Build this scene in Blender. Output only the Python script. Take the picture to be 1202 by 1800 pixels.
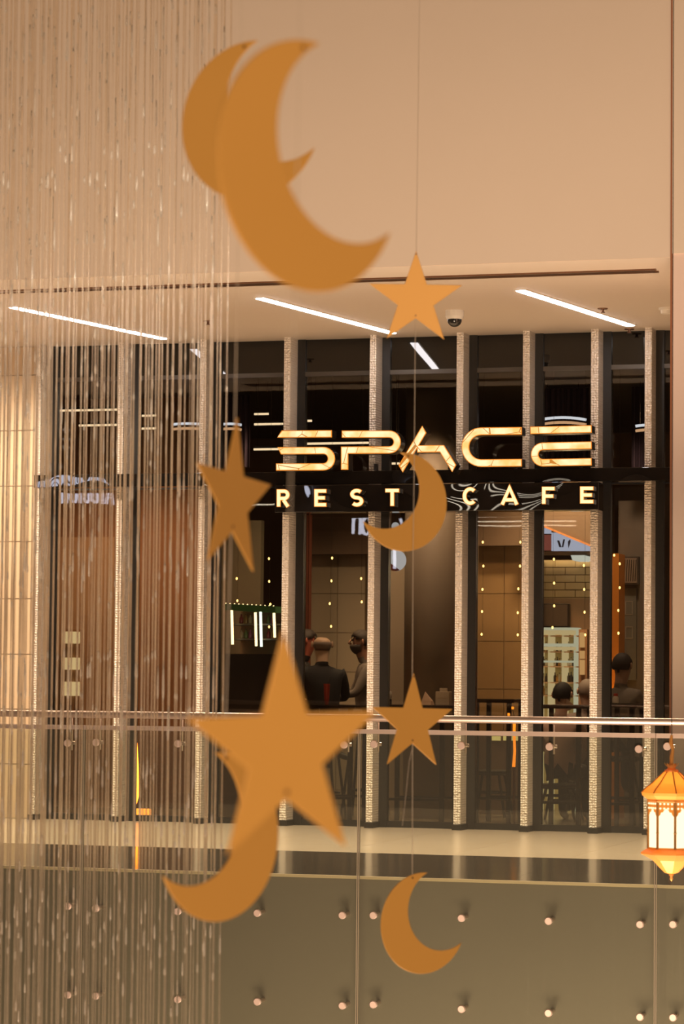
import bpy, bmesh, math, random
from mathutils import Vector, Matrix
random.seed(7)
SC = bpy.context.scene
COL = SC.collection
for _o in list(bpy.data.objects):
    bpy.data.objects.remove(_o)

# ------------------------------------------------------------------ camera
F = 5000.0                        # focal length in pixels of the 1202 x 1800 frame
EYE = 1.30
PSI = math.atan(0.30)             # the view is turned to the left of the shop front's normal
PIT = math.atan(300 / F)
ROL = 0.0095
CAM = Vector((0, 0, EYE))
_r0 = Vector((math.cos(PSI), math.sin(PSI), 0)); _f0 = Vector((-math.sin(PSI), math.cos(PSI), 0)); _z = Vector((0, 0, 1))
FW = _f0 * math.cos(PIT) + _z * math.sin(PIT)
_u0 = _z * math.cos(PIT) - _f0 * math.sin(PIT)
RT = _r0 * math.cos(ROL) + _u0 * math.sin(ROL)
UP = _u0 * math.cos(ROL) - _r0 * math.sin(ROL)
cd = bpy.data.cameras.new('camera'); cam = bpy.data.objects.new('camera', cd); COL.objects.link(cam)
m = Matrix.Identity(4)
for i in range(3):
    m[i][0] = RT[i]; m[i][1] = UP[i]; m[i][2] = -FW[i]; m[i][3] = CAM[i]
cam.matrix_world = m
cd.sensor_fit = 'VERTICAL'; cd.sensor_height = 36; cd.sensor_width = 24.04
cd.lens = F / 1800 * 36
cd.clip_start = 0.1; cd.clip_end = 300
cd.dof.use_dof = True; cd.dof.focus_distance = 20.5; cd.dof.aperture_fstop = 5.0
SC.camera = cam

# ------------------------------------------------------------------ world, lights, exposure
SC.view_settings.view_transform = 'Standard'; SC.view_settings.look = 'None'
SC.view_settings.gamma = 1; SC.view_settings.use_curve_mapping = False
SC.view_settings.exposure = 0.0
SC.cycles.use_denoising = True
SC.cycles.max_bounces = 10; SC.cycles.transparent_max_bounces = 48; SC.cycles.sample_clamp_indirect = 6
w = bpy.data.worlds.new('world'); SC.world = w; w.use_nodes = True
w.node_tree.nodes['Background'].inputs[0].default_value = (1.0, 0.66, 0.40, 1)
w.node_tree.nodes['Background'].inputs[1].default_value = 0.20

def area(name, loc, to, sx, sy, power, color, spread=180):
    l = bpy.data.lights.new(name, 'AREA'); l.shape = 'RECTANGLE'; l.size = sx; l.size_y = sy
    l.energy = power; l.color = color; l.spread = math.radians(spread)
    o = bpy.data.objects.new(name, l); COL.objects.link(o); o.location = loc
    o.rotation_euler = (Vector(to) - Vector(loc)).to_track_quat('-Z', 'Y').to_euler(); return o
def spot(name, loc, to, power, color, ang=40, blend=.8, r=.1):
    l = bpy.data.lights.new(name, 'SPOT'); l.energy = power; l.color = color
    l.spot_size = math.radians(ang); l.spot_blend = blend; l.shadow_soft_size = r
    o = bpy.data.objects.new(name, l); COL.objects.link(o); o.location = loc
    o.rotation_euler = (Vector(to) - Vector(loc)).to_track_quat('-Z', 'Y').to_euler(); return o
def point(name, loc, power, color, r=.1):
    l = bpy.data.lights.new(name, 'POINT'); l.energy = power; l.color = color; l.shadow_soft_size = r
    o = bpy.data.objects.new(name, l); COL.objects.link(o); o.location = loc; return o
WARM = (1.0, 0.76, 0.55)
# area lights added below the view, standing in for glow from lower atrium floors
area('atrium_lower_fill', (-3.2, 13.5, -4.2), (-5.5, 20.5, 4.0), 6, 3, 1330, WARM)
area('atrium_front_fill', (-2, -1.0, -7.5), (-6.5, 20, 3.2), 9, 5, 1500, WARM)
spot('curtain_fill_spot', (3.2, 4.0, 4.1), (-4.75, 11.0, 2.75), 7000, (1.0, .82, .62), 11.5, .9, .1)  # unseen spot added to brighten the drops of the rain curtain
# downlights of the gallery on the photographer's side
area('gallery_downlight', (4, -3.5, 4.1), (-6, 22, 1.5), 3, 1.5, 600, WARM)
# unseen spots added over the walkway to brighten its floor
for _x in (-11.5, -9.0, -6.5, -4.0, -1.5):
    spot('walkway_fill_spot', (_x, 21.4, 4.25), (_x, 21.4, 0), 560, (1.0, .80, .58), 140, .9, .06)

spot('tile_wall_fill', (-11.3, 22.9, 4.2), (-10.8, 24.6, 1.8), 330, (1.0, .80, .60), 110, .9, .06)  # unseen pair of spots added to brighten the left tiled wall
spot('tile_wall_fill', (-9.6, 22.9, 4.2), (-10.4, 24.6, 1.8), 190, (1.0, .80, .60), 110, .9, .06)

# ------------------------------------------------------------------ picture measurements -> points on real planes
def ray(px, py): return FW * F + RT * (px - 601) - UP * (py - 900)
def hY(px, py, Y):
    d = ray(px, py); return CAM + d * (Y / d.y)
def hZ(px, py, Z):
    d = ray(px, py); return CAM + d * ((Z - EYE) / d.z)
YS = hZ(601, 1452, 0).y           # glass of the shop front
YR = hZ(601, 1542, 0).y           # balustrade and slab edge
ZC = hY(601, 596, YS).z           # soffit
YF = hZ(900, 462, ZC).y           # face of the bulkhead
def mir(px, py, Y):               # a point of the opposite gallery that the shop glass mirrors
    p = hY(px, py, 2 * YS - Y); return Vector((p.x, Y, p.z))

# ------------------------------------------------------------------ materials
def nt(name):
    mt = bpy.data.materials.new(name); mt.use_nodes = True
    t = mt.node_tree; t.nodes.clear(); out = t.nodes.new('ShaderNodeOutputMaterial'); return mt, t, out
def nd(t, typ, **kw):
    n = t.nodes.new(typ)
    for k, v in kw.items():
        if k.startswith('_'): setattr(n, k[1:], v)
        else: n.inputs[k.replace('__', ' ')].default_value = v
    return n
def c4(c): return (c[0], c[1], c[2], 1)
def pbr(name, col, rough=.5, metal=0, spec=.5, noise=None, bump=None, coat=0):
    """noise = (scale, second colour, detail); bump = (type, scale, strength, distance)"""
    mt, t, out = nt(name)
    b = nd(t, 'ShaderNodeBsdfPrincipled', Roughness=rough, Metallic=metal)
    b.inputs['Base Color'].default_value = c4(col); b.inputs['Specular IOR Level'].default_value = spec
    b.inputs['Coat Weight'].default_value = coat; b.inputs['Coat Roughness'].default_value = .05
    tc = nd(t, 'ShaderNodeTexCoord')
    if noise:
        n = nd(t, 'ShaderNodeTexNoise', Scale=noise[0], Detail=noise[2] if len(noise) > 2 else 4)
        t.links.new(tc.outputs['Object'], n.inputs['Vector'])
        r = nd(t, 'ShaderNodeMix', _data_type='RGBA'); r.inputs[6].default_value = c4(col); r.inputs[7].default_value = c4(noise[1])
        t.links.new(n.outputs['Fac'], r.inputs[0]); t.links.new(r.outputs[2], b.inputs['Base Color'])
    if bump:
        if bump[0] == 'noise':
            n = nd(t, 'ShaderNodeTexNoise', Scale=bump[1], Detail=.3); o = n.outputs['Fac']
        else:
            n = nd(t, 'ShaderNodeTexVoronoi', Scale=bump[1], Randomness=.35); o = n.outputs['Distance']
        t.links.new(tc.outputs['Object'], n.inputs['Vector'])
        bp = nd(t, 'ShaderNodeBump', Strength=bump[2], Distance=bump[3])
        t.links.new(o, bp.inputs['Height']); t.links.new(bp.outputs[0], b.inputs['Normal'])
    t.links.new(b.outputs[0], out.inputs[0]); return mt
def emit(name, col, s):
    mt, t, out = nt(name); e = nd(t, 'ShaderNodeEmission', Color=c4(col), Strength=s)
    t.links.new(e.outputs[0], out.inputs[0]); return mt
def glass(name, tint, ior=1.5, wave=None, rough=0.0, haze=None):
    mt, t, out = nt(name)
    fr = nd(t, 'ShaderNodeFresnel', IOR=ior); tr = nd(t, 'ShaderNodeBsdfTransparent', Color=c4(tint))
    gl = nd(t, 'ShaderNodeBsdfGlossy', Roughness=rough); mx = nd(t, 'ShaderNodeMixShader')
    if wave:
        tc = nd(t, 'ShaderNodeTexCoord'); n = nd(t, 'ShaderNodeTexNoise', Scale=wave[0], Detail=1)
        t.links.new(tc.outputs['Object'], n.inputs['Vector'])
        bp = nd(t, 'ShaderNodeBump', Strength=wave[1], Distance=wave[2])
        t.links.new(n.outputs['Fac'], bp.inputs['Height']); t.links.new(bp.outputs[0], gl.inputs['Normal'])
    base = tr
    if haze:
        df = nd(t, 'ShaderNodeBsdfDiffuse', Color=c4(haze[0])); base = nd(t, 'ShaderNodeMixShader', Fac=haze[1])
        t.links.new(tr.outputs[0], base.inputs[1]); t.links.new(df.outputs[0], base.inputs[2])
    t.links.new(fr.outputs[0], mx.inputs[0]); t.links.new(base.outputs[0], mx.inputs[1]); t.links.new(gl.outputs[0], mx.inputs[2])
    t.links.new(mx.outputs[0], out.inputs[0]); return mt
M = {}
M['plaster'] = pbr('plaster', (.70, .56, .44), .7, noise=(.8, (.67, .53, .41)))
M['soffit'] = pbr('soffit_paint', (.66, .555, .45), .6)
M['pillar'] = pbr('pillar_paint', (.72, .53, .44), .6)
M['slabface'] = pbr('slab_face_paint', (.15, .118, .09), .6, noise=(.5, (.16, .122, .096)))
M['stone'] = pbr('beige_stone', (.66, .50, .33), .5, noise=(3, (.60, .44, .28), 8))
M['joint'] = pbr('joint_mortar', (.25, .17, .10), .9)
M['floor'] = pbr('floor_tile_beige', (.66, .54, .42), .24, spec=.5, noise=(1.2, (.57, .45, .32), 6), bump=('noise', 2.5, .03, .05))
M['border'] = pbr('dark_granite', (.06, .047, .036), .14, spec=.6, noise=(4, (.085, .065, .05), 8), bump=('noise', 2.5, .03, .05))
M['cafefloor'] = pbr('cafe_floor', (.16, .13, .09), .25, noise=(2, (.19, .15, .11)))
M['hammered'] = pbr('hammered_steel', (.80, .70, .59), .42, metal=.35, bump=('voronoi', 46, 1.0, .018))
M['hammered_side'] = M['hammered']
M['cbrown0'] = pbr('opposite_soffit', (.055, .035, .022), .7)
M['frame'] = pbr('black_frame', (.012, .010, .008), .35)
M['transom'] = pbr('transom_metal', (.10, .085, .07), .4, metal=.5)
M['blackgloss'] = pbr('black_gloss_panel', (.012, .009, .007), .006, spec=.7, bump=('noise', 1.5, .32, .05))
M['bandgloss'] = pbr('black_gloss_band', (.012, .009, .007), .006, spec=.7, bump=('noise', 1.8, .4, .05))
M['letter'] = pbr('letter_black', (.010, .008, .007), .3)
M['steel'] = pbr('brushed_steel', (.62, .47, .38), .38, metal=.9)
M['bolt'] = pbr('bolt_steel', (.60, .44, .36), .35, metal=.7)
M['slot'] = pbr('slot_bronze', (.20, .10, .055), .3, metal=.6)
M['darkslot'] = pbr('slot_dark', (.05, .03, .02), .6)
M['redbead'] = pbr('corner_bead', (.30, .11, .05), .4)
M['white'] = pbr('white_plastic', (.75, .68, .58), .4)
M['dome'] = pbr('smoked_dome', (.02, .018, .016), .05, spec=.8)
M['strip'] = emit('strip_light', (1.0, .93, .93), 20)
M['strip_far'] = emit('strip_light_far', (1.0, .86, .66), 11)
M['glass'] = glass('shop_glass', (.84, .80, .74), 1.55, wave=(1.3, .02, .03))
M['topglass'] = pbr('black_spandrel_glass', (.006, .005, .004), .015, spec=.6, bump=('noise', 1.6, .10, .03))
M['rail_glass'] = glass('balustrade_glass', (.86, .88, .82), 1.5, haze=((.55, .50, .40), .025))
M['glass_edge'] = pbr('glass_edge', (.16, .13, .09), .15, spec=.8)
def decor(name, a, b):
    return pbr(name, a, .42, metal=.25, spec=.35, noise=(2.5, b, 2))
M['gold'] = decor('gold_board', (.70, .355, .080), (.65, .325, .070))
M['thread'] = pbr('nylon_thread', (.55, .44, .33), .4)
M['brass'] = pbr('hole_edge', (.25, .12, .04), .4, metal=.6)

# ------------------------------------------------------------------ mesh helpers
class MB:
    def __init__(s): s.v = []; s.f = []; s.mi = []
    def add(s, vs, fs, mi=0):
        b = len(s.v); s.v += [Vector(v) for v in vs]; s.f += [tuple(i + b for i in f) for f in fs]; s.mi += [mi] * len(fs)
    def box(s, a, b, mi=0):
        x0, x1 = sorted((a[0], b[0])); y0, y1 = sorted((a[1], b[1])); z0, z1 = sorted((a[2], b[2]))
        s.add([(x0,y0,z0),(x1,y0,z0),(x1,y1,z0),(x0,y1,z0),(x0,y0,z1),(x1,y0,z1),(x1,y1,z1),(x0,y1,z1)],
              [(0,3,2,1),(4,5,6,7),(0,1,5,4),(1,2,6,5),(2,3,7,6),(3,0,4,7)], mi)
    def prism(s, poly, off, mi=0):          # planar polygon extruded by the vector off
        n = len(poly); off = Vector(off); p = [Vector(q) for q in poly]
        s.add(p + [q + off for q in p], [tuple(range(n))[::-1], tuple(range(n, 2*n))] + [(i, (i+1) % n, n + (i+1) % n, n + i) for i in range(n)], mi)
    def tube(s, pts, r, n=8, mi=0, cap=True):
        pts = [Vector(p) for p in pts]; rr = r if isinstance(r, (list, tuple)) else [r] * len(pts)
        b = len(s.v); ref = None
        for i, p in enumerate(pts):
            d = (pts[min(i+1, len(pts)-1)] - pts[max(i-1, 0)]).normalized()
            if ref is None:
                ref = Vector((1, 0, 0)) if abs(d.x) < .8 else Vector((0, 1, 0))
            a = (ref - d * ref.dot(d)).normalized(); c = d.cross(a); ref = a
            for k in range(n):
                t = 2 * math.pi * k / n; s.v.append(p + (a * math.cos(t) + c * math.sin(t)) * rr[i])
        for i in range(len(pts) - 1):
            for k in range(n):
                s.f.append((b+i*n+k, b+i*n+(k+1) % n, b+(i+1)*n+(k+1) % n, b+(i+1)*n+k)); s.mi.append(mi)
        if cap:
            s.f.append(tuple(b + k for k in range(n))[::-1]); s.mi.append(mi)
            e = b + (len(pts)-1)*n; s.f.append(tuple(e + k for k in range(n))); s.mi.append(mi)
    def lathe(s, c, prof, n=24, mi=0, rot=0, axis='z'):
        b = len(s.v); c = Vector(c)
        for r, h in prof:
            for k in range(n):
                t = 2*math.pi*k/n + rot
                if axis == 'z': s.v.append(c + Vector((r*math.cos(t), r*math.sin(t), h)))
                else: s.v.append(c + Vector((r*math.cos(t), h, -r*math.sin(t))))
        for i in range(len(prof)-1):
            for k in range(n):
                s.f.append((b+i*n+k, b+i*n+(k+1) % n, b+(i+1)*n+(k+1) % n, b+(i+1)*n+k)); s.mi.append(mi)
        s.f.append(tuple(b+k for k in range(n))[::-1]); s.mi.append(mi)
        e = b+(len(prof)-1)*n; s.f.append(tuple(e+k for k in range(n))); s.mi.append(mi)
    def sphere(s, c, r, n=12, mi=0, sc=(1,1,1)):
        c = Vector(c); b = len(s.v); h = n // 2
        for i in range(1, h):
            a = math.pi * i / h
            for k in range(n):
                t = 2*math.pi*k/n
                s.v.append(c + Vector((r*sc[0]*math.sin(a)*math.cos(t), r*sc[1]*math.sin(a)*math.sin(t), r*sc[2]*math.cos(a))))
        top = len(s.v); s.v.append(c + Vector((0,0,r*sc[2]))); bot = len(s.v); s.v.append(c - Vector((0,0,r*sc[2])))
        for i in range(h-2):
            for k in range(n):
                s.f.append((b+i*n+k, b+(i+1)*n+k, b+(i+1)*n+(k+1) % n, b+i*n+(k+1) % n)); s.mi.append(mi)
        for k in range(n):
            s.f.append((top, b+k, b+(k+1) % n)); s.mi.append(mi)
            e = b+(h-2)*n; s.f.append((bot, e+(k+1) % n, e+k)); s.mi.append(mi)
def rootloc(o):
    l = Vector((0,0,0))
    while o is not None: l = l + o.location; o = o.parent
    return l
def props(o, label=None, cat=None, group=None, kind=None):
    if label: o['label'] = label
    if cat: o['category'] = cat
    if group: o['group'] = group
    if kind: o['kind'] = kind
    return o
def build(name, mb, mat, parent=None, smooth=False, bevel=0, loc=None, **kw):
    """mesh given in world coordinates; its origin is loc (top level) or its parent's origin"""
    me = bpy.data.meshes.new(name); base = rootloc(parent) if parent else Vector(loc or (0,0,0))
    me.from_pydata([tuple(v - base) for v in mb.v], [], mb.f)
    mats = mat if isinstance(mat, (list, tuple)) else [mat]
    for q in mats: me.materials.append(q)
    if len(mats) > 1:
        for p, i in zip(me.polygons, mb.mi): p.material_index = i
    bm = bmesh.new(); bm.from_mesh(me); bmesh.ops.recalc_face_normals(bm, faces=bm.faces); bm.to_mesh(me); bm.free()
    if smooth:
        for p in me.polygons: p.use_smooth = True
    o = bpy.data.objects.new(name, me); COL.objects.link(o)
    if parent: o.parent = parent
    elif loc is not None: o.location = base
    if bevel:
        b = o.modifiers.new('bevel', 'BEVEL'); b.width = bevel; b.segments = 2; b.limit_method = 'ANGLE'
    return props(o, **kw)
def thing(name, label, cat, loc, group=None, kind=None):
    o = bpy.data.objects.new(name, None); COL.objects.link(o); o.location = loc; o.empty_display_size = .1
    return props(o, label, cat, group, kind)
def part(name, fn, mat, parent, **kw):
    mb = MB(); fn(mb); return build(name, mb, mat, parent, **kw)
def copytree(o, parent=None, delta=None):
    c = o.copy(); COL.objects.link(c); c.parent = parent
    if delta is not None: c.location = o.location + delta
    for ch in list(o.children): copytree(ch, c)
    return c
def struct(name, label, cat, mb, mat, **kw): return build(name, mb, mat, label=label, cat=cat, kind='structure', **kw)

# strokes: a flat line of constant width with mitred corners, extruded
def arc(cx, cy, r, a0, a1, n=12, ry=None):
    ry = ry or r
    return [(cx + r*math.cos(math.radians(a0+(a1-a0)*i/n)), cy - ry*math.sin(math.radians(a0+(a1-a0)*i/n))) for i in range(n+1)]
def stroke(mb, pts, wd, mapf, d0, d1, slant0=0, slant1=0, closed=False):
    n = len(pts); L = []; R = []
    for i in range(n):
        p = Vector(pts[i])
        def dirn(a, b): return (Vector(pts[b % n]) - Vector(pts[a % n])).normalized()
        if closed: din, dout = dirn(i-1, i), dirn(i, i+1)
        else:
            din = dirn(i-1, i) if i > 0 else dirn(0, 1); dout = dirn(i, i+1) if i < n-1 else dirn(n-2, n-1)
        nn = Vector((-(din.y+dout.y), din.x+dout.x)).normalized(); n1 = Vector((-din.y, din.x))
        k = min(2.0, 1 / max(.3, nn.dot(n1))) * wd / 2
        sl = slant0 if (i == 0 and not closed) else slant1 if (i == n-1 and not closed) else 0
        L.append(p + nn*k + din*sl); R.append(p - nn*k - din*sl)
    b = len(mb.v)
    for d in (d0, d1):
        for q in L: mb.v.append(mapf(q.x, q.y, d))
        for q in R: mb.v.append(mapf(q.x, q.y, d))
    A = lambda s, side, i: b + s*2*n + side*n + (i % n)
    rng = range(n) if closed else range(n-1)
    fs = []
    for i in rng:
        fs.append((A(0,0,i), A(0,0,i+1), A(0,1,i+1), A(0,1,i))); fs.append((A(1,0,i), A(1,1,i), A(1,1,i+1), A(1,0,i+1)))
        fs.append((A(0,0,i), A(1,0,i), A(1,0,i+1), A(0,0,i+1))); fs.append((A(0,1,i), A(0,1,i+1), A(1,1,i+1), A(1,1,i)))
    if not closed:
        fs.append((A(0,0,0), A(0,1,0), A(1,1,0), A(1,0,0))); fs.append((A(0,0,n-1), A(1,0,n-1), A(1,1,n-1), A(0,1,n-1)))
    mb.f += fs; mb.mi += [0]*len(fs)

XL, XR = hY(-330, 1000, YS).x, hY(1560, 1000, YS).x

# ================================================================== SETTING
ORD = ['first','second','third','fourth','fifth','sixth','seventh','eighth','ninth','tenth','eleventh','twelfth']
# floor slab of the gallery, its tiles and dark border
mb = MB(); mb.box((XL-14, YR+.20, -.45), (XR+14, YS+8, -.012))
floor = struct('floor', 'gallery floor of large glossy beige tiles with a dark granite border', 'floor', mb, M['joint'])
YB = hZ(601, 1498, 0).y
TS = .92
tmesh = None
nx = int((XR - XL) / TS) + 1
yy = YB; row = 0
rows = []
while yy < YS - .05:
    y1 = min(yy + TS, YS + .02); rows.append((yy, y1)); yy = y1
for (y0, y1) in rows:
    me0 = None
    for i in range(nx):
        x0 = XL + i*TS
        if me0 is None:
            t = part('floor_tile', lambda b: b.box((x0+.0015, y0+.0015, -.012), (x0+TS-.0015, y1-.0015, 0)), M['floor'], floor); me0 = t
        else:
            t = me0.copy(); COL.objects.link(t); t.location = (i*TS, 0, 0)
me0 = None
for i in range(int((XR-XL)/1.2)+1):
    x0 = XL + i*1.2
    if me0 is None: me0 = part('border_tile', lambda b: b.box((x0+.001, YR+.14, -.012), (x0+1.199, YB-.001, 0)), M['border'], floor)
    else:
        t = me0.copy(); COL.objects.link(t); t.location = (i*1.2, 0, 0)
mb = MB(); mb.box((XL, YR+.10, -.016), (XR, YR+.138, .003))
struct('trim_1', 'thin pale edge strip along the lip of the gallery floor', 'trim', mb, M['stone'])
mb = MB(); mb.box((XL-14, YR+.12, -2.6), (XR+14, YR+.1999, -.016))
struct('wall_bottom', 'olive grey painted slab face behind the lower half of the glass balustrade', 'wall', mb, M['slabface'])
for (xa_, xb_, lb) in ((XL-14, XL-.01, 'left'), (XR+.93, XR+14, 'right')):
    mb = MB(); mb.box((xa_, YR+.10, -.012), (xb_, YS+.02, 0)); struct('floor', 'plain beige gallery floor farther along to the ' + lb, 'floor', mb, M['floor'])
mb = MB(); mb.box((XL-14, YS-.04, 0), (XL-2.01, YS+.3, ZC)); struct('wall_left', 'plain stone wall farther along the gallery to the left', 'wall', mb, M['stone'])
mb = MB(); mb.box((XR+2.01, YS-.04, 0), (XR+14, YS+.3, ZC)); struct('wall_right', 'plain plastered shop wall farther along the gallery to the right', 'wall', mb, M['pillar'])
# soffit
mb = MB(); mb.box((XL-14, YF, ZC), (XR+14, YS+.4, ZC+.25))
struct('ceiling', 'smooth cream soffit over the walkway with three strip lights', 'ceiling', mb, M['soffit'])
XJ = hY(1178, 700, YF-.06).x
mb = MB(); mb.box((XL-14, YF-.02, ZC-.002), (XJ, YF-.001, ZC+9))
struct('wall_top', 'tall plain cream bulkhead wall above the walkway', 'wall', mb, M['plaster'])
mb = MB(); mb.box((XJ+.01, YF-.06, ZC+.02), (XR+14, YF-.001, ZC+9))
struct('wall_top_right', 'cream bulkhead panel above the pillar at the picture edge', 'wall', mb, M['plaster'])
mb = MB(); mb.box((XJ+.01, YF-.045, 0), (XJ+1.1, YF+.55, ZC+.02))
struct('wall_right', 'pinkish plastered pillar standing on the walkway beside the lantern', 'pillar', mb, M['pillar'])
mb = MB(); mb.box((XJ-.004, YF-.05, 0), (XJ+.012, YF+.02, ZC+9))
struct('trim_2', 'thin reddish bead along the edge of the pillar', 'trim', mb, M['redbead'])
# recessed slot in the soffit
pa, pb = hZ(-60, 517, ZC), hZ(1150, 476, ZC)
ys_ = hZ(640, 491.5, ZC).y
mb = MB(); mb.box((pa.x, ys_-.045, ZC-.004), (pb.x, ys_+.045, ZC+.01))
slot = struct('trim_3', 'long bronze edged slot running along the soffit', 'trim', mb, M['darkslot'])
part('slot_flange', lambda b: b.box((pa.x, ys_-.075, ZC-.012), (pb.x+.03, ys_-.04, ZC+.005)), M['slot'], slot)
part('slot_flange', lambda b: b.box((pa.x, ys_+.04, ZC-.012), (pb.x+.03, ys_+.075, ZC+.005)), M['slot'], slot)

# tiled wall at the left end of the shop front
FINS = [(58,67),(203,212.5),(347,358),(495.5,507),(646.5,657.5),(800,812),(917,929),(1037,1050),(1132,1144)]
YFIN = YS - .24
FX = [(hY(a, 1000, YFIN).x, hY(b, 1000, YFIN).x) for a, b in FINS]
FX.append((FX[-1][0] + .62, FX[-1][1] + .62))
xw1 = FX[0][0] - .005
mb = MB(); mb.box((XL-2, YS-.05, 0), (xw1, YS+.3, ZC))
wl = struct('wall_left', 'wall of tall stacked beige stone tiles left of the shop front', 'wall', mb, M['joint'])
zt = [hY(30, y, YS-.07).z for y in (1440, 1343, 1246.5, 1150, 1052.5, 952, 854.5, 757, 660, 612)]
zt[0] = 0.0; zt[-1] = ZC
for i in range(len(zt)-1):
    x1 = xw1 - .004
    for c in range(3):
        x0 = x1 - 1.1
        part('wall_tile', lambda b: b.box((x0+.003, YS-.075-.002*((i+c) % 2), zt[i]+.004), (x1-.003, YS-.049, zt[i+1]-.004)), M['stone'], wl)
        x1 = x0

# ================================================================== SHOP FRONT
zT = hY(601, 657, YS).z
zB0, zB1 = hY(760, 849.5, YS-.40).z, hY(760, 826, YS-.40).z
for i, (a, b) in enumerate(FX):
    mb = MB(); mb.box((a, YFIN, 0), (b, YS-.03, ZC))
    o = struct('trim_%d' % (i+4), ['hammered steel fin of the shop front, %s' % s for s in (
        'beside the stone tiled wall', 'second from the tiled wall', 'third from the tiled wall, left of the S of SPACE', 'behind the S of SPACE',
        'behind the P of SPACE', 'between the A and C of SPACE', 'between the C and E of SPACE', 'at the end of the E of SPACE', 'nearest the pillar',
        'hidden behind the pillar')][i], 'fin', mb, M['hammered'])
    part('post', lambda q: q.box((a-.03, YS-.03, 0), (b+.075, YS+.05, ZC)), M['frame'], o)
    part('shoe', lambda q: q.box((a-.012, YFIN-.012, 0), (b+.012, YS-.03, .05)), M['frame'], o)
zsk = hY(601, 1441, YS).z
NAMES = ['window behind the dense left part of the rain curtain', 'window with the orange tapered reflection tube behind it', 'window with the green topped cooler behind it',
         'window with two seated people behind the S of SPACE', 'window with the taupe column and napkin box behind it', 'window with tan wall and orange reflection tube behind it',
         'window with the bright bottle shelf behind it', 'window with the orange lit column behind it', 'narrow window next to the pillar']
for i in range(9):
    x0, x1 = FX[i][1] + .075, FX[i+1][0] - .03
    wn = thing('window_%d' % (i+1), 'shop ' + NAMES[i], 'window', (x0, YS, 0), kind='structure')
    part('top_pane', lambda b: b.box((x0, YS-.005, zT+.02), (x1, YS+.005, ZC)), M['topglass'], wn)
    part('middle_pane', lambda b: b.box((x0, YS-.005, zB1), (x1, YS+.005, zT-.02)), M['glass'], wn)
    part('lower_pane', lambda b: b.box((x0, YS-.005, zsk), (x1, YS+.005, zB0)), M['glass'], wn)
    part('transom', lambda b: b.box((x0, YS-.03, zT-.02), (x1, YS+.03, zT+.02)), M['transom'], wn)
    part('kick_plate', lambda b: b.box((x0, YS-.02, 0), (x1, YS+.03, zsk)), M['frame'], wn)
    part('head_bar', lambda b: b.box((x0, YS-.02, zB0), (x1, YS+.03, zB1)), M['frame'], wn)
# black band across the fins, and the sign panel under it
mb = MB(); mb.box((FX[0][1]+.01, YS-.40, zB0), (XR, YS-.245, zB1))
struct('trim_14', 'glossy black band running across the fins under the SPACE letters', 'band', mb, M['bandgloss'], bevel=.004)

YP = YS - .46
pz0, pz1 = hY(760, 898.5, YP).z, hY(760, 850.5, YP).z
pxa, pxb = hY(483, 875, YP).x, hY(1052, 875, YP).x
mb, t, out = None, None, None
def face_mat():
    mt, t, out = nt('sign_face')
    tc = nd(t, 'ShaderNodeTexCoord'); no = nd(t, 'ShaderNodeTexNoise', Scale=7, Detail=2)
    t.links.new(tc.outputs['Object'], no.inputs['Vector'])
    mx = nd(t, 'ShaderNodeMix', _data_type='RGBA'); mx.inputs[6].default_value = (1.0, .58, .18, 1); mx.inputs[7].default_value = (1.0, .84, .47, 1)
    rp = nd(t, 'ShaderNodeMapRange'); rp.inputs[1].default_value = .35; rp.inputs[2].default_value = .62
    t.links.new(no.outputs['Fac'], rp.inputs[0]); t.links.new(rp.outputs[0], mx.inputs[0])
    vo = nd(t, 'ShaderNodeTexVoronoi', _feature='DISTANCE_TO_EDGE', Scale=3.1)
    t.links.new(tc.outputs['Object'], vo.inputs['Vector'])
    ln = nd(t, 'ShaderNodeMath', _operation='GREATER_THAN'); ln.inputs[1].default_value = .008
    t.links.new(vo.outputs['Distance'], ln.inputs[0])
    m2 = nd(t, 'ShaderNodeMix', _data_type='RGBA'); m2.inputs[6].default_value = (.55, .20, .03, 1)
    t.links.new(ln.outputs[0], m2.inputs[0]); t.links.new(mx.outputs[2], m2.inputs[7])
    e = nd(t, 'ShaderNodeEmission', Strength=1.2); t.links.new(m2.outputs[2], e.inputs[0]); t.links.new(e.outputs[0], out.inputs[0]); return mt
M['face'] = face_mat()
M['rim'] = emit('sign_rim', (1.0, .30, .03), 1.0)
M['face_small'] = emit('sign_face_small', (1.0, .74, .36), 1.5)
def letter(parent, name, label, strokes, wd, Y, depth, facemat, rim=1.3, rear=None):
    mp = lambda x, y, d: hY(x, y, Y) + Vector((0, d, 0))
    b = MB(); r = MB(); f = MB()
    for s in strokes:
        pts, s0, s1, cl = s
        stroke(b, pts, wd+.6, mp, .006, depth, s0, s1, cl); stroke(r, pts, wd, mp, .0, .006, s0, s1, cl)
        q = [Vector(p) for p in pts]
        if not cl:
            q[0] = q[0] + (q[1]-q[0]).normalized()*rim; q[-1] = q[-1] + (q[-2]-q[-1]).normalized()*rim
        stroke(f, q, wd - 2*rim, mp, -.003, .0, s0, s1, cl)
    o = build(name, b, M['letter'], parent, label=label)
    build('rim', r, M['rim'], o); build('face', f, facemat, o)
    return o
c = hY(760, 826, YS-.5)
sg = thing('illuminated_sign', 'large glowing amber SPACE sign standing on the black band across the shop front', 'sign', (c.x, YS-.5, zB1))
YL = YS - .52
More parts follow.
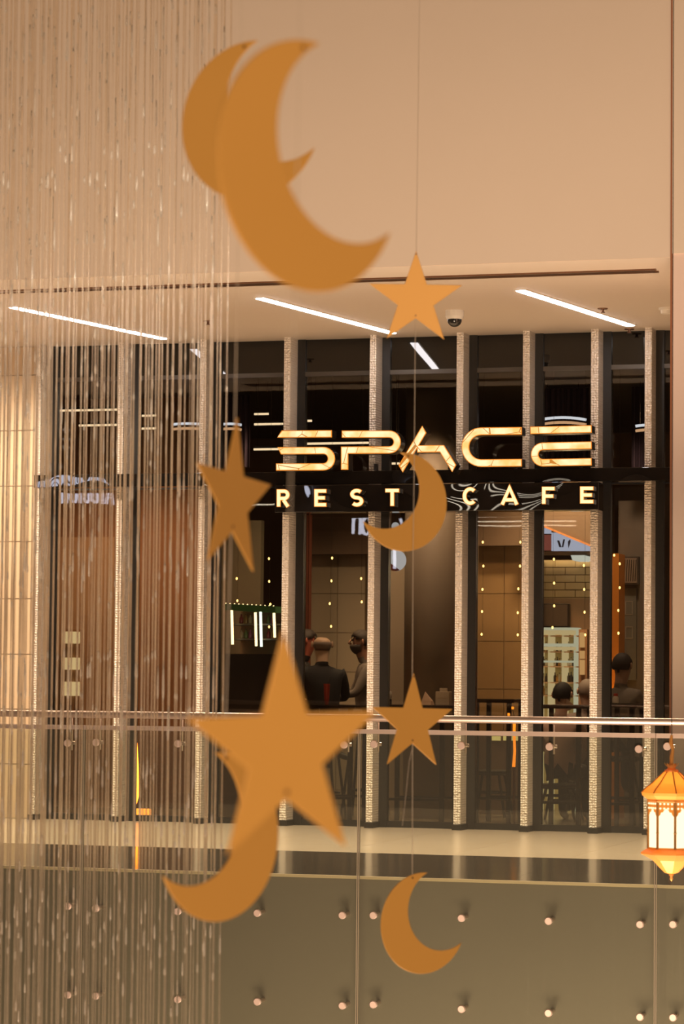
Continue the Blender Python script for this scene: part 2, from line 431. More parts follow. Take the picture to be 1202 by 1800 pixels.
SPACE = [
 ('letter S', [([(491,763),(583,762.5)], -4, 0, False), ([(490.5,792.3),(568,791.8)] + arc(568,806.2,14.4,90,-90)[1:-1] + [(568,820.6),(485,820.9)], 3, 0, False)], 12.6),
 ('letter P', [([(600.5,763.2),(684,763)] + arc(684,776.9,13.9,90,-90)[1:-1] + [(684,790.8),(605.5,791.3),(605.5,825.8)], 0, 0, False)], 12.6),
 ('letter A', [([(745.5,754.5),(704,824.3)], -3.5, -3.5, False), ([(733,789),(776.5,788.5),(798,823.6)], 0, 3.5, False)], 12.6),
 ('letter C', [([(916.8,757.3),(845.7,758)] + arc(845.7,786,28,90,270,18)[1:-1] + [(845.7,814),(916.8,813.3)], 0, 0, False)], 13.2),
 ('letter E of three bars', [([(931.8,756.5),(1039.6,754)], 0, 0, False), ([(1039.6,782.6),(954,784.4)] + arc(954,798.9,14.5,90,270)[1:-1] + [(954,813.4),(1039.6,811.6)], 0, 0, False)], 13),
]
for lab, st, wd in SPACE: letter(sg, 'letter', lab, st, wd, YL, .15, M['face'])
for lx in (520, 560, 612, 660, 715, 790, 860, 905, 960, 1020):       # feet that carry the letters on the band
    p = hY(lx, 828, YS-.43)
    part('foot', lambda b: b.box((p.x-.012, YS-.44, zB1), (p.x+.012, YS-.38, zB1+.06)), M['letter'], sg)
mb = MB(); mb.box((pxa, YP, pz0), (pxb, YS-.245, pz1))
sp = build('sign_panel', mb, M['blackgloss'], loc=((pxa+pxb)/2, YP, pz0), bevel=.004,
           label='long glossy black panel with small glowing RESTO CAFE letters under the SPACE sign', cat='sign')
def glyph(ch, x0, x1, y0, y1):
    w, h = x1-x0, y1-y0; s = 7.2; X = lambda u: x0 + u*w; Yv = lambda v: y0 + v*h; e = s/2
    if ch == 'R': return [([(x0+e,y1),(x0+e,y0+e),(x0+w*.55,y0+e)] + arc(x0+w*.55,y0+h*.32,h*.32-e,90,-90)[1:] + [(x0+e,y0+h*.64-e)],0,0,False), ([(x0+w*.5,y0+h*.6),(x1-e,y1)],0,0,False)]
    if ch == 'E': return [([(x1,y0+e),(x0+e,y0+e),(x0+e,y1-e),(x1,y1-e)],0,0,False), ([(x0+e,y0+h*.5),(x1-w*.1,y0+h*.5)],0,0,False)]
    if ch == 'F': return [([(x1,y0+e),(x0+e,y0+e),(x0+e,y1)],0,0,False), ([(x0+e,y0+h*.54),(x1-w*.1,y0+h*.54)],0,0,False)]
    if ch == 'T': return [([(x0,y0+e),(x1,y0+e)],0,0,False), ([(x0+w/2,y0+e),(x0+w/2,y1)],0,0,False)]
    if ch == 'O': return [(arc(x0+w/2,y0+h/2,w/2-e,0,345,23,ry=h/2-e),0,0,True)]
    if ch == 'C': return [(arc(x0+w/2,y0+h/2,w/2-e,45,315,20,ry=h/2-e),0,0,False)]
    if ch == 'A': return [([(x0+e,y1),(x0+w/2,y0+e*.4),(x1-e,y1)],0,0,False), ([(x0+w*.27,y0+h*.72),(x0+w*.73,y0+h*.72)],0,0,False)]
    if ch == 'S':
        rr = w/2-e; ry = (h-s)/4
        return [(arc(x0+w/2,y0+e+ry,rr,35,270,14,ry=ry)[:-1] + arc(x0+w/2,y0+h-e-ry,rr,90,-145,14,ry=ry),0,0,False)]
for ch, x0, x1, y0, y1 in [('R',486,510,859.8,891),('E',552,573.6,859.5,890.7),('S',615,639,858.8,890.8),('T',676.7,701.6,858.5,889.7),('O',739,768,857.3,889.4),
                           ('C',812.5,840,856,888),('A',878.6,912,856,887.5),('F',952,975,855.3,886.3),('E',1019,1043,854.8,885.4)]:
    letter(sp, 'letter', 'letter ' + ch, glyph(ch, x0, x1, y0, y1), 7.2, YP-.065, .064, M['face_small'], rim=.9)

# ================================================================== SOFFIT FITTINGS
def ceiling_strip(p0, p1, wd, label, mat, z, group=None, px=None):
    ctr = (p0+p1)/2; t = thing('ceiling_light', label, 'ceiling light', (ctr.x, ctr.y, z), group)
    d = (p1-p0).normalized(); s = Vector((-d.y, d.x, 0))
    q = [p0+s*wd/2, p1+s*wd/2, p1-s*wd/2, p0-s*wd/2]; q = [Vector((v.x, v.y, z)) for v in q]
    part('diffuser', lambda b: b.prism([v - Vector((0,0,.012)) for v in q], (0,0,.012)), mat, t)
    o_ = [p0+s*(wd/2+.02)-d*.02, p1+s*(wd/2+.02)+d*.02, p1-s*(wd/2+.02)+d*.02, p0-s*(wd/2+.02)-d*.02]; o_ = [Vector((v.x, v.y, z)) for v in o_]
    part('housing', lambda b: b.prism([v - Vector((0,0,.005)) for v in o_], (0,0,.02)), M['white'], t)
    return t
for (a, b, lab) in [((22,539),(288,594.5),'white linear ceiling light seen through the rain curtain'), ((456,523),(690,584.5),'white linear ceiling light left of the upper gold star'),
                    ((914,509.5),(1108,571.5),'white linear ceiling light near the pillar')]:
    ceiling_strip(hZ(a[0], a[1], ZC), hZ(b[0], b[1], ZC), .068, lab, M['strip'], ZC)
p = hZ(799, 546, ZC)
t = thing('dome_camera', 'white ceiling camera with dark glass dome right of the upper gold star', 'camera', (p.x, p.y, ZC))
part('housing', lambda b: b.lathe((p.x, p.y, ZC), [(.078,0),(.078,-.05),(.066,-.075)], 24), M['white'], t, smooth=False)
part('dome', lambda b: b.lathe((p.x, p.y, ZC-.07), [(.062,0)] + [(.062*math.cos(a*.262), -.062*math.sin(a*.262)-.008) for a in range(6)] + [(.004,-.07)], 24), M['dome'], t, smooth=True)
p = hZ(1170, 541, ZC)
t = thing('smoke_detector', 'small white smoke detector on the soffit beside the pillar', 'detector', (p.x, p.y, ZC))
part('base', lambda b: b.lathe((p.x, p.y, ZC), [(.06,0),(.06,-.02)], 20), M['white'], t)
part('head', lambda b: b.lathe((p.x, p.y, ZC-.02), [(.045,0),(.04,-.03),(.02,-.035)], 20), M['white'], t)
for (x, y, lab) in [(1059,542,'small sprinkler plate on the soffit below the right strip light'), (366,564,'small sprinkler plate on the soffit above the third fin'), (1106,578,'small sprinkler plate on the soffit above the last fin')]:
    p = hZ(x, y, ZC); t = thing('sprinkler', lab, 'sprinkler', (p.x, p.y, ZC), 'sprinklers in the soffit')
    part('plate', lambda b: b.lathe((p.x, p.y, ZC), [(.045,0),(.04,-.008)], 20), M['slot'], t)
    part('head', lambda b: b.lathe((p.x, p.y, ZC-.008), [(.012,0),(.012,-.02),(.02,-.024),(.02,-.028)], 12), M['slot'], t)

# ================================================================== BALUSTRADE
bal = thing('balustrade', 'glass balustrade with steel handrail and bolted panels along the gallery edge', 'railing', (hY(601,1300,YR).x, YR, 0))
zh = hY(601, 1261.5, YR).z; zg = hY(601, 1286, YR).z; zlow = hY(601, 1900, YR).z
jx = [hY(x, 1600, YR).x for x in (143, 629, 1152)]
st_ = jx[1]-jx[0]
edges = [jx[0]-2*st_, jx[0]-st_, jx[0], jx[1], jx[2], jx[2]+st_, jx[2]+2*st_, jx[2]+3*st_]
part('handrail', lambda b: b.tube([(edges[0], YR, zh), (edges[-1], YR, zh)], .024, 16), M['steel'], bal, smooth=True)
for i in range(7):
    x0, x1 = edges[i]+.006, edges[i+1]-.006
    g = part('glass_panel', lambda b: b.box((x0, YR-.008, zlow-.4), (x1, YR+.008, zg)), M['rail_glass'], bal)
    part('top_cap', lambda b: b.box((x0-.004, YR-.014, zg-.012), (x1+.004, YR+.014, zg+.018)), M['steel'], g)
    part('edge', lambda b: b.box((x0-.003, YR-.0085, zlow-.4), (x0+.003, YR+.0085, zg-.012)), M['glass_edge'], g)
    part('edge', lambda b: b.box((x1-.003, YR-.0085, zlow-.4), (x1+.003, YR+.0085, zg-.012)), M['glass_edge'], g)
def bolt(b, p, r=.026):
    b.lathe((p.x, YR-.03, p.z), [(r*.8,0),(r,.006),(r,.022)], 20, axis='y'); b.lathe((p.x, YR-.008, p.z), [(r*.55,0),(r*.55,.13)], 16, axis='y')
for (x, y1, y2) in [(118,1593,1749),(167,1597,1751),(311,1602,1757),(451,1605,1761),(600.5,1609,1768),(655,1609,1766),(810,1614,1774),(963,1619,1781),(1124,1625,1788),(1182,1625,1789),(1340,1632,1797),(-30,1590,1744)]:
    for y in (y1, y2):
        p = hY(x, y, YR-.03); part('bolt', lambda b: bolt(b, p), M['bolt'], bal)
for (x, y) in [(118,1306),(168,1305),(312,1307),(455,1307),(604,1309),(656.5,1308),(810,1310.5),(965,1312.5),(1122,1316.5),(1172,1312),(1330,1318)]:
    p = hY(x, y, YR-.02); q = hY(x+8.5, y, YR+.05)
    br = part('bracket', lambda b: b.tube([(q.x, YR+.05, q.z-.05), (q.x, YR+.05, zh-.03), (q.x, YR+.01, zh-.01)], .007, 8), M['steel'], bal)
    part('clamp_disc', lambda b: (b.lathe((p.x, YR-.024, p.z), [(.022,0),(.026,.005),(.026,.016)], 20, axis='y'), b.tube([(p.x, YR+.008, p.z), (q.x, YR+.05, q.z)], .009, 8), b.tube([(q.x-.02, YR+.05, q.z), (q.x+.022, YR+.05, q.z)], .013, 8)), M['bolt'], br)

#@@REST@@
# ================================================================== OPPOSITE GALLERY (seen only as reflections in the shop glass)
OY = -6.5
xo0, xo1 = mir(-250, 1000, OY).x, mir(1500, 1000, OY).x
mb = MB(); mb.box((xo0-8, OY-.3, -6), (xo1+8, OY, ZC+.3))
struct('wall_front', 'brown shop wall of the opposite gallery behind the photographer', 'wall', mb, pbr('opposite_wall', (.20, .13, .085), .6))
mb = MB(); mb.box((xo0-3, OY, ZC), (xo1+3, 5.6, ZC+.3))
struct('ceiling.001', 'dark soffit of the opposite gallery behind the photographer', 'ceiling', mb, M['cbrown0'])
for i, (px0, px1, py) in enumerate([(835,1045,866),(815,1045,874),(840,1040,882),(822,930,905),(822,1012,914),(842,1012,922),(866,1030,951),(866,1000,959),(866,1000,968),(440,500,886)]):
    ym = 2*YS - hZ((px0+px1)/2, py, ZC).y
    a, b = mir(px0, py, ym), mir(px1, py, ym)
    ceiling_strip(Vector((a.x, ym, 0)), Vector((b.x, ym, 0)), .16, ORD[i] + ' of the warm linear ceiling lights of the opposite gallery' , M['strip_far'], ZC, 'linear lights of the opposite gallery')
M['sign_white'] = emit('shop_sign_white', (.80, .82, 1.0), 9)
mb = MB(); mb.box((xo0-6, 5.35, ZC), (xo1+8, 5.6, ZC+5)); struct('wall_front_top', 'dark bulkhead of the opposite gallery above the photographer', 'wall', mb, M['cbrown0'])
def opp_sign(name, label, strokes_of, wd, SY=5.6, rod=False):
    mp = lambda x, y, d: mir(x, y, SY) + Vector((0, d, 0))
    ps = [q for s in strokes_of for q in s[0]]
    c = mir(sum(q[0] for q in ps)/len(ps), max(q[1] for q in ps), SY)
    t = thing(name, label, 'sign', (c.x, SY, c.z))
    if rod:
        a, b2 = mir(min(q[0] for q in ps), 906, SY), mir(max(q[0] for q in ps), 906, SY)
        part('carrier', lambda b: b.box((a.x, SY-.02, a.z), (b2.x, SY, a.z+.05)), M['frame'], t)
        for xx in (a.x*.9+b2.x*.1, a.x*.1+b2.x*.9): part('rod', lambda b: b.tube([(xx, SY-.01, a.z+.05), (xx, SY-.01, ZC)], .01, 6), M['frame'], t)
    for s in strokes_of:
        b = MB(); stroke(b, s[0], wd, mp, 0, .08, 0, 0, s[1]); build('letter', b, M['sign_white'], t)
    return t
A_ = []
for kind, x0, x1 in [('I',109.5,113),('I',117,120),('U',124,137),('I',141,144),('U',149,161),('U',164,176),('I',180,183),('A',188,199)]:
    yb = 884 + (x0-109)*.03
    if kind == 'I': A_.append(([((x0+x1)/2, 850), ((x0+x1)/2, yb)], False))
    elif kind == 'U': A_.append(([(x0+1.5,850),(x0+1.5,yb-7),(x0+5,yb-2),(x1-4,yb-2),(x1-1.5,yb-7),(x1-1.5,850)], False))
    else: A_.append(([(x0,yb),((x0+x1)/2,848),(x1,yb+2)], False)); A_.append(([(x0+2,yb-12),(x1-2,yb-11)], False))
opp_sign('shop_sign', 'white lit shop sign across the atrium, mirrored in the left windows', A_, 2.8)
V_ = [([(624,938),(624,908)],False), ([(624,914),(628,908),(633,908),(636,914),(636,939)],False), (arc(645.5,924,6.5,0,345,15,ry=15.5),True), ([(658,940),(658,910)],False),
      ([(675,912),(668,909),(664,916),(670,924),(675,932),(669,940),(663,936)],False), ([(694.5,945),(694.5,960),(694.5,1000)],False), ([(706,910),(714,940),(722,910)],False)]
opp_sign('shop_sign', 'bluish white lit shop sign across the atrium, mirrored beside the fin behind the P', V_, 3.4, -1.0, True)
W_ = [([(118,772),(118,752)],False), ([(112,758),(118,752),(124,758)],False), ([(113,787),(124,787)],False), ([(118,781),(112,787),(118,793)],False), ([(102,773),(130,773)],False)]
M['sign_white'] = emit('way_sign_white', (1.0, .9, .8), 2.0)
opp_sign('wayfinding_sign', 'small white arrow signs across the atrium, mirrored in the first window', W_, 1.3)

# ================================================================== GOLD MOONS AND STARS
def frame_at(c, yaw):
    d = Vector((c.x, c.y, 0)).normalized(); r = Vector((d.y, -d.x, 0)); a = math.radians(yaw)
    u = r*math.cos(a) + d*math.sin(a); return u, Vector((0,0,1)), u.cross(Vector((0,0,1)))
TH = .005
def board(name, outline, px, py, Y, scale_px, yaw, label, cat, group, roll=0, hole=None):
    c = hY(px, py, Y); s = (c - CAM).dot(FW) / F * scale_px
    u, v, n = frame_at(c, yaw); ro = math.radians(roll); u, v = u*math.cos(ro) + v*math.sin(ro), v*math.cos(ro) - u*math.sin(ro)
    P3 = lambda q: c + u*q[0]*s + v*q[1]*s
    b = MB(); b.prism([P3(q) - n*TH/2 for q in outline], n*TH)
    o = build(name, b, M['gold'], loc=c, label=label, cat=cat, group=group, bevel=.0012)
    for h in hole or []:
        part('thread_hole', lambda q: q.tube([P3(h) - n*(TH/2+.001), P3(h) + n*(TH/2+.001)], .0042, 12), M['brass'], o)
    return o, P3
def star_outline(r=.385):
    return [((1 if i % 2 == 0 else r) * math.sin(math.radians(36*i)), (1 if i % 2 == 0 else r) * math.cos(math.radians(36*i))) for i in range(10)]
def moon_outline(n=56):
    out = []; t0 = math.atan2(.818, .575)                       # outer unit circle from tip to tip the long way, then the inner arc back
    for i in range(n+1):
        a = t0 + (2*math.pi - 2*t0)*i/n; out.append((math.cos(a), math.sin(a)))
    a0 = math.atan2(-.818, .575-.52); a1 = math.atan2(.818, .575-.52)
    for i in range(1, n):
        a = a0 - (2*math.pi - (a1-a0))*i/n
        out.append((.52 + .82*math.cos(a), .82*math.sin(a)))
    return out
def rot(o, deg):
    a = math.radians(deg); return [(x*math.cos(a)-y*math.sin(a), x*math.sin(a)+y*math.cos(a)) for x, y in o]
YFAR, YMID, YNEAR = 10.9, 6.55, 4.3
ST = star_outline(); MO = rot(moon_outline(), 30)
G1, G2 = 'gold cardboard stars hanging on threads', 'gold cardboard crescent moons hanging on threads'
SH = [(0,.93),(0,-.33)]; MH = [(-.1,.93)]
# star: unit circle centre = tip minus radius
board('hanging_star', ST, 730.5, 526.5, YFAR, 86.5, 4, 'gold star hanging between ceiling lights above the A of SPACE', 'star', G1, 0, SH)
board('hanging_moon', MO, 708.5, 882, YFAR, 87, 180+28, 'gold crescent moon opening left, hanging before the CAFE sign', 'moon', G2, 0, MH)
board('hanging_star', ST, 725, 1272, YFAR, 89, 34, 'gold star hanging just in front of the handrail near the napkin box', 'star', G1, -1, SH)
_, PM5 = board('hanging_moon', MO, 744, 1622.5, YFAR, 88.5, 33, 'gold crescent moon hanging before the bolted glass, lowest of all', 'moon', G2, 0, [(-.27,.90)])
board('hanging_moon', MO, 441, 211, YMID, 141, -30, 'darker gold crescent moon partly hidden behind the largest moon', 'moon', G2, 0, MH)
board('hanging_star', ST, 410, 878, YMID, 146, 62, 'narrow turned gold star left of the R of RESTO', 'star', G1, -4, SH)
board('hanging_moon', MO, 384.5, 1471, YMID, 148, 180+44.5, 'gold crescent moon opening left, half hidden behind the largest star', 'moon', G2, 0, MH)
board('hanging_moon', MO, 545, 292, YNEAR, 222, 44, 'largest gold crescent moon, blurred, nearest the camera', 'moon', G2, 0, MH)
board('hanging_star', ST, 501, 1322, YNEAR, 214, 34, 'largest gold star, blurred, nearest the camera', 'star', G1, 2, SH)
def threads(lab, pts, Y, r):
    mb = MB(); mb.tube([q if isinstance(q, Vector) else hY(q[0], q[1], Y+.006) for q in pts], r, 6)
    build('thread', mb, M['thread'], loc=hY(pts[0][0], pts[0][1], Y), label=lab, cat='thread', group='nylon threads')
threads('thin nylon thread carrying the farthest stars and moons', [(740,-220),(731.5,446),(730,560),(728,805),(726,965),(724.5,1192),(725,1300),PM5((-.27,.90))], YFAR, .0012)
threads('thin nylon thread carrying the narrow star and darker moon', [(424,-400),(424,80),(413,740),(406,935),(395,1330)], YMID, .0011)
threads('thin nylon thread carrying the largest moon and star', [(530,-700),(527,80),(505,1112),(500,1390)], YNEAR, .0009)
threads('loose thread tail hanging from the star at the handrail', [(724,1318),(719,1340),(713,1400),(707,1452)], YFAR, .0007)

# ================================================================== RAIN CURTAIN
def water_mat(name, col, fac, rough):
    mt, t, out = nt(name)
    b = nd(t, 'ShaderNodeBsdfPrincipled', Roughness=rough); b.inputs['Base Color'].default_value = c4(col); b.inputs['Specular IOR Level'].default_value = .8
    tl = nd(t, 'ShaderNodeBsdfTranslucent', Color=c4(col)); m1 = nd(t, 'ShaderNodeMixShader', Fac=.4)
    t.links.new(b.outputs[0], m1.inputs[1]); t.links.new(tl.outputs[0], m1.inputs[2])
    tr = nd(t, 'ShaderNodeBsdfTransparent', Color=(1, .97, .93, 1)); mx = nd(t, 'ShaderNodeMixShader', Fac=fac)
    t.links.new(tr.outputs[0], mx.inputs[1]); t.links.new(m1.outputs[0], mx.inputs[2]); t.links.new(mx.outputs[0], out.inputs[0]); return mt
def water_glass(name, col, rough, ior, sc, scol):
    mt, t, out = nt(name); g = nd(t, 'ShaderNodeBsdfGlass', Color=c4(col), Roughness=rough, IOR=ior)
    d = nd(t, 'ShaderNodeBsdfDiffuse', Color=c4(scol)); tl = nd(t, 'ShaderNodeBsdfTranslucent', Color=c4(scol)); m1 = nd(t, 'ShaderNodeMixShader', Fac=.5)
    t.links.new(d.outputs[0], m1.inputs[1]); t.links.new(tl.outputs[0], m1.inputs[2])
    mx = nd(t, 'ShaderNodeMixShader', Fac=sc); t.links.new(g.outputs[0], mx.inputs[1]); t.links.new(m1.outputs[0], mx.inputs[2])
    t.links.new(mx.outputs[0], out.inputs[0]); return mt
M['line'] = water_glass('wet_line', (1.0, .95, .88), .16, 1.26, .10, (.9, .82, .72))
M['drop'] = water_glass('water_drop', (1, 1, 1), .12, 1.33, .26, (1, .95, .88))
ztop, zbot = 5.6, -2.2
rc = thing('rain_curtain', 'curtain of wet vertical lines with running water drops at the left', 'rain curtain', hY(190, 1200, 11) * 1 - Vector((0,0,0)))
xs = []
for row, (Y, dx, lim, ph) in enumerate([(10.3, 11.2, 397, 2), (11.0, 13.4, 396, 6), (11.7, 12.4, 388, 9), (12.6, 21, 150, 4)]):
    x = -40 + ph
    while x < lim:
        xs.append((x + random.uniform(-3.2, 3.2), Y + random.uniform(-.12, .12))); x += dx * random.uniform(.75, 1.25)
line_meshes, drop_meshes = [], []
rl = rootloc(rc)
frame_ = MB(); xa, xb = hY(-45, 900, 11).x, hY(398, 900, 11).x
part('top_rail', lambda b: b.box((xa-.6, 10.1, ztop), (xb+.1, 12.8, ztop+.12)), M['frame'], rc)
for k in range(14):
    b = MB(); z = ztop; pts, rr = [], []
    r0 = random.uniform(.0019, .0036)
    while z > zbot:
        pts.append((0, 0, z)); rr.append(r0 * random.uniform(.65, 1.35)); z -= random.uniform(.10, .32)
    pts.append((0, 0, zbot)); rr.append(r0)
    b.tube(pts, rr, 6)
    me = bpy.data.meshes.new('strand'); me.from_pydata([tuple(v) for v in b.v], [], b.f); me.materials.append(M['line']); line_meshes.append((me, r0))
    d = MB(); z = ztop - random.uniform(0, .4)
    while z > zbot + .1:
        h = random.choice([.03, .05, .07, .11]) * random.uniform(.7, 1.3); r = random.uniform(.0036, .0052)
        d.tube([(0,0,z+h/2), (0,0,z+h*.2), (0,0,z-h*.3), (0,0,z-h/2)], [r*.45, r*.8, r, r*.5], 8)
        z -= random.uniform(.20, .75)
    me2 = bpy.data.meshes.new('water_drops'); me2.from_pydata([tuple(v) for v in d.v], [], d.f); me2.materials.append(M['drop'])
    for q in me2.polygons: q.use_smooth = True
    for q in me.polygons: q.use_smooth = True
    drop_meshes.append(me2)
for i, (x, Y) in enumerate(xs):
    p = hY(x, 1100, Y); k = i % 14
    s = bpy.data.objects.new('strand', line_meshes[k][0]); COL.objects.link(s); s.parent = rc
    s.location = Vector((p.x, p.y, random.uniform(-.0, .0))) - rl + Vector((0,0,0))
    s.location.z = -rl.z
    d = bpy.data.objects.new('water_drops', drop_meshes[(k*5+i) % 14]); COL.objects.link(d); d.parent = s; d['kind'] = 'stuff'

# ================================================================== LANTERN
LC = hY(1180, 1440, 14.2); LS = (LC - CAM).dot(FW) / F              # metres per pixel there
def lz(y): return hY(1180, y, 14.2).z
mt, t_, out = nt('lantern_gold')
b_ = nd(t_, 'ShaderNodeBsdfPrincipled', Roughness=.35, Metallic=.3); b_.inputs['Base Color'].default_value = (.70, .42, .12, 1)
tl_ = nd(t_, 'ShaderNodeBsdfTranslucent', Color=(1, .52, .12, 1)); mx_ = nd(t_, 'ShaderNodeMixShader', Fac=.5)
t_.links.new(b_.outputs[0], mx_.inputs[1]); t_.links.new(tl_.outputs[0], mx_.inputs[2]); t_.links.new(mx_.outputs[0], out.inputs[0])
M['lgold'] = mt
M['lpost'] = pbr('lantern_brass', (.42, .19, .045), .35, metal=.5)
M['lpane'] = emit('lantern_pane', (1.0, .80, .48), 1.7)
lan = thing('hanging_lantern', 'glowing golden eight sided lantern hanging by the pillar', 'lantern', (LC.x, LC.y, lz(1547)))
N6 = 8; R0 = math.atan2(-LC.x, LC.y) - math.radians(81)
P_ = lambda r, y: (r*LS, lz(y) - lz(1440))
L0 = (LC.x, LC.y, lz(1440))
def ring(y, r, k): 
    a = R0 + k*2*math.pi/N6; return Vector((LC.x + r*LS*math.cos(a), LC.y + r*LS*math.sin(a), lz(y)))
part('roof', lambda b: b.lathe(L0, [P_(40,1407), P_(52,1398), P_(53,1393), P_(46,1386), P_(33,1376), P_(23,1366), P_(15,1358), P_(12,1356)], N6, rot=R0), M['lgold'], lan)
for k in range(N6):
    part('roof_rib', lambda b: b.tube([ring(y, r+.6, k) for r, y in [(53,1394),(46,1386),(33,1376),(23,1366),(13,1357)]], .0035, 6), M['lpost'], lan)
part('collar', lambda b: b.lathe(L0, [P_(12,1357), P_(13,1354), P_(8,1352), P_(7,1350)], 18), M['lgold'], lan)
part('crown', lambda b: (b.lathe(L0, [P_(6,1351), P_(8,1347), P_(9.5,1345)], 12), [b.prism([Vector((LC.x + r*LS*math.cos(a), LC.y + r*LS*math.sin(a), lz(y))) for r, y, a in [(9.3,1347,q-.26),(13,1342,q),(9.3,1347,q+.26)]], (0,0,.004)) for q in [i*math.pi/3 for i in range(6)]]), M['lgold'], lan)
part('hook', lambda b: b.tube([(LC.x, LC.y, lz(1347)), (LC.x, LC.y, lz(1332)), (LC.x+.006, LC.y, lz(1318)), (LC.x-.004, LC.y, lz(1306)), (LC.x, LC.y, lz(1292))], [.007,.010,.007,.010,.006], 8), M['lgold'], lan)
part('cable', lambda b: b.tube([(LC.x, LC.y, lz(1294)), (LC.x, LC.y, 7.5)], .0022, 6), M['frame'], lan)
part('head_frame', lambda b: b.lathe(L0, [P_(41,1411), P_(44,1408), P_(42,1404), P_(38,1404)], N6, rot=R0), M['lgold'], lan)
part('foot_frame', lambda b: b.lathe(L0, [P_(38,1494), P_(43,1491), P_(43,1489)], N6, rot=R0), M['lgold'], lan)
for k in range(N6):
    a, b2, c2, d2 = ring(1490, 40, k), ring(1490, 40, k+1), ring(1406, 40, k+1), ring(1406, 40, k)
    inn = (Vector((LC.x, LC.y, 0)) - Vector(((a.x+b2.x)/2, (a.y+b2.y)/2, 0))).normalized()
    part('pane', lambda b: b.prism([a, b2, c2, d2], inn*.004), M['lpane'], lan)
    part('post', lambda b: b.tube([ring(1491, 41, k), ring(1464, 41, k), ring(1463, 41, k), ring(1462, 41, k), ring(1406, 41, k)], [.0065,.0065,.010,.0065,.0065], 8), M['lpost'], lan)
    # lace frieze with a scalloped lower edge and studs
    up = (c2-b2); ax = (b2-a); o0 = a - inn*.003
    Q = lambda s, y: o0 + ax*s + Vector((0,0, lz(y)-a.z))
    prof = [(.06,1434),(.15,1431),(.2,1427),(.3,1427),(.36,1423.5),(.5,1420),(.64,1423.5),(.7,1427),(.8,1427),(.85,1431),(.94,1434)]
    fz = part('frieze', lambda b: b.prism([Q(.06,1407.5)] + [Q(s,y) for s, y in prof] + [Q(.94,1407.5)], -inn*.003), M['lgold'], lan)
    part('stud', lambda b: [b.sphere(Q(s, y) - inn*.004, .0055, 8) for y in (1412, 1420) for s in (.16, .39, .61, .84)] and None, M['lpane'], fz, kind='stuff')
part('base_rim', lambda b: b.lathe(L0, [P_(46,1505), P_(54,1501), P_(54,1498), P_(44,1492), P_(38,1491)], N6, rot=R0), M['lgold'], lan)
part('base_cone', lambda b: b.lathe(L0, [P_(4,1536), P_(12,1534), P_(22,1524), P_(33,1512), P_(48,1504)], N6, rot=R0), M['lgold'], lan)
part('finial', lambda b: b.lathe(L0, [P_(.5,1549), P_(3,1545), P_(2,1541), P_(4.5,1538), P_(3,1534)], 12), M['lgold'], lan, smooth=True)
point('lantern_bulb_roof', (LC.x, LC.y, lz(1396)), .9, (1, .62, .25), .03)
point('lantern_bulb_base', (LC.x, LC.y, lz(1507)), .4, (1, .55, .2), .03)

# ================================================================== CAFE INTERIOR
def IN(px, py, d): return hY(px, py, YS + d)
YBK = YS + 7.5
zci = hY(601, 640, YS).z
def panel(name, label, x0, x1, y0, y1, d, mat, th=.1, kind='structure', cat='wall'):
    a, b = IN(x0, (y0+y1)/2, d), IN(x1, (y0+y1)/2, d); z1, z0 = IN((x0+x1)/2, y0, d).z, IN((x0+x1)/2, y1, d).z
    mb = MB(); mb.box((a.x, a.y, max(0, z0)), (b.x, a.y+th, z1)); return build(name, mb, mat, label=label, cat=cat, kind=kind)
mb = MB(); mb.box((XL, YS+.05, -.012), (XR+2, YBK, 0.0))
struct('floor.001', 'dark brown floor inside the cafe', 'floor', mb, M['cafefloor'])
mb = MB(); mb.box((XL, YS+.06, zci), (XR+2, YBK, zci+.2))
struct('ceiling.002', 'black ceiling inside the cafe', 'ceiling', mb, M['frame'])
M['cbrown'] = pbr('cafe_wall_brown', (.16, .10, .06), .7, noise=(1.5, (.13, .08, .05)))
mb = MB(); mb.box((XL-2, YBK, 0), (XR+2, YBK+.2, zci+.2))
struct('wall_back', 'dark brown back wall inside the cafe', 'wall', mb, M['cbrown'])
M['wood'] = pbr('brown_wood', (.32, .17, .085), .5, noise=(2, (.27, .13, .06), 6))
M['woodl'] = pbr('light_brown_panel', (.46, .30, .17), .5, noise=(1.2, (.42, .26, .15)))
M['greyw'] = pbr('taupe_plaster', (.27, .21, .155), .6, noise=(.8, (.22, .17, .12)))
M['beigew'] = pbr('beige_panel', (.36, .29, .20), .5, noise=(1.0, (.33, .26, .18)))
M['tanw'] = pbr('tan_panel', (.27, .165, .075), .45, noise=(1.0, (.24, .14, .06)))
M['olive'] = pbr('olive_panel', (.12, .10, .06), .6)
M['cream'] = pbr('cream_brick', (.72, .56, .30), .6)
# first two windows: brown timber wall with a lighter door leaf
o = panel('wall_back_left', 'brown timber wall inside the cafe behind the rain curtain', 60, 350, 700, 1445, 2.6, M['wood'])
for i in range(5):
    xa_, xb_ = 60 + i*58, 60 + (i+1)*58
    a, b = IN(xa_+1, 1000, 2.6), IN(xb_-1, 1000, 2.6); part('timber_panel', lambda q: q.box((a.x+.005, a.y-.02, .02), (b.x-.005, a.y-.001, IN(200, 715, 2.6).z)), M['wood'], o)
a, b = IN(98, 1000, 2.45), IN(201, 1000, 2.45)
mb = MB(); mb.box((a.x, a.y, 0), (b.x, a.y+.06, IN(150, 944, 2.45).z)); dr = build('door_1', mb, M['woodl'], label='light brown door leaf inside the first window', cat='door', kind='structure')
part('handle', lambda q: q.tube([(b.x-.12, a.y-.05, .95), (b.x-.12, a.y-.05, 1.25)], .012, 8), M['steel'], dr)
M['glowcream'] = emit('lamp_cream', (1.0, .78, .40), .85)
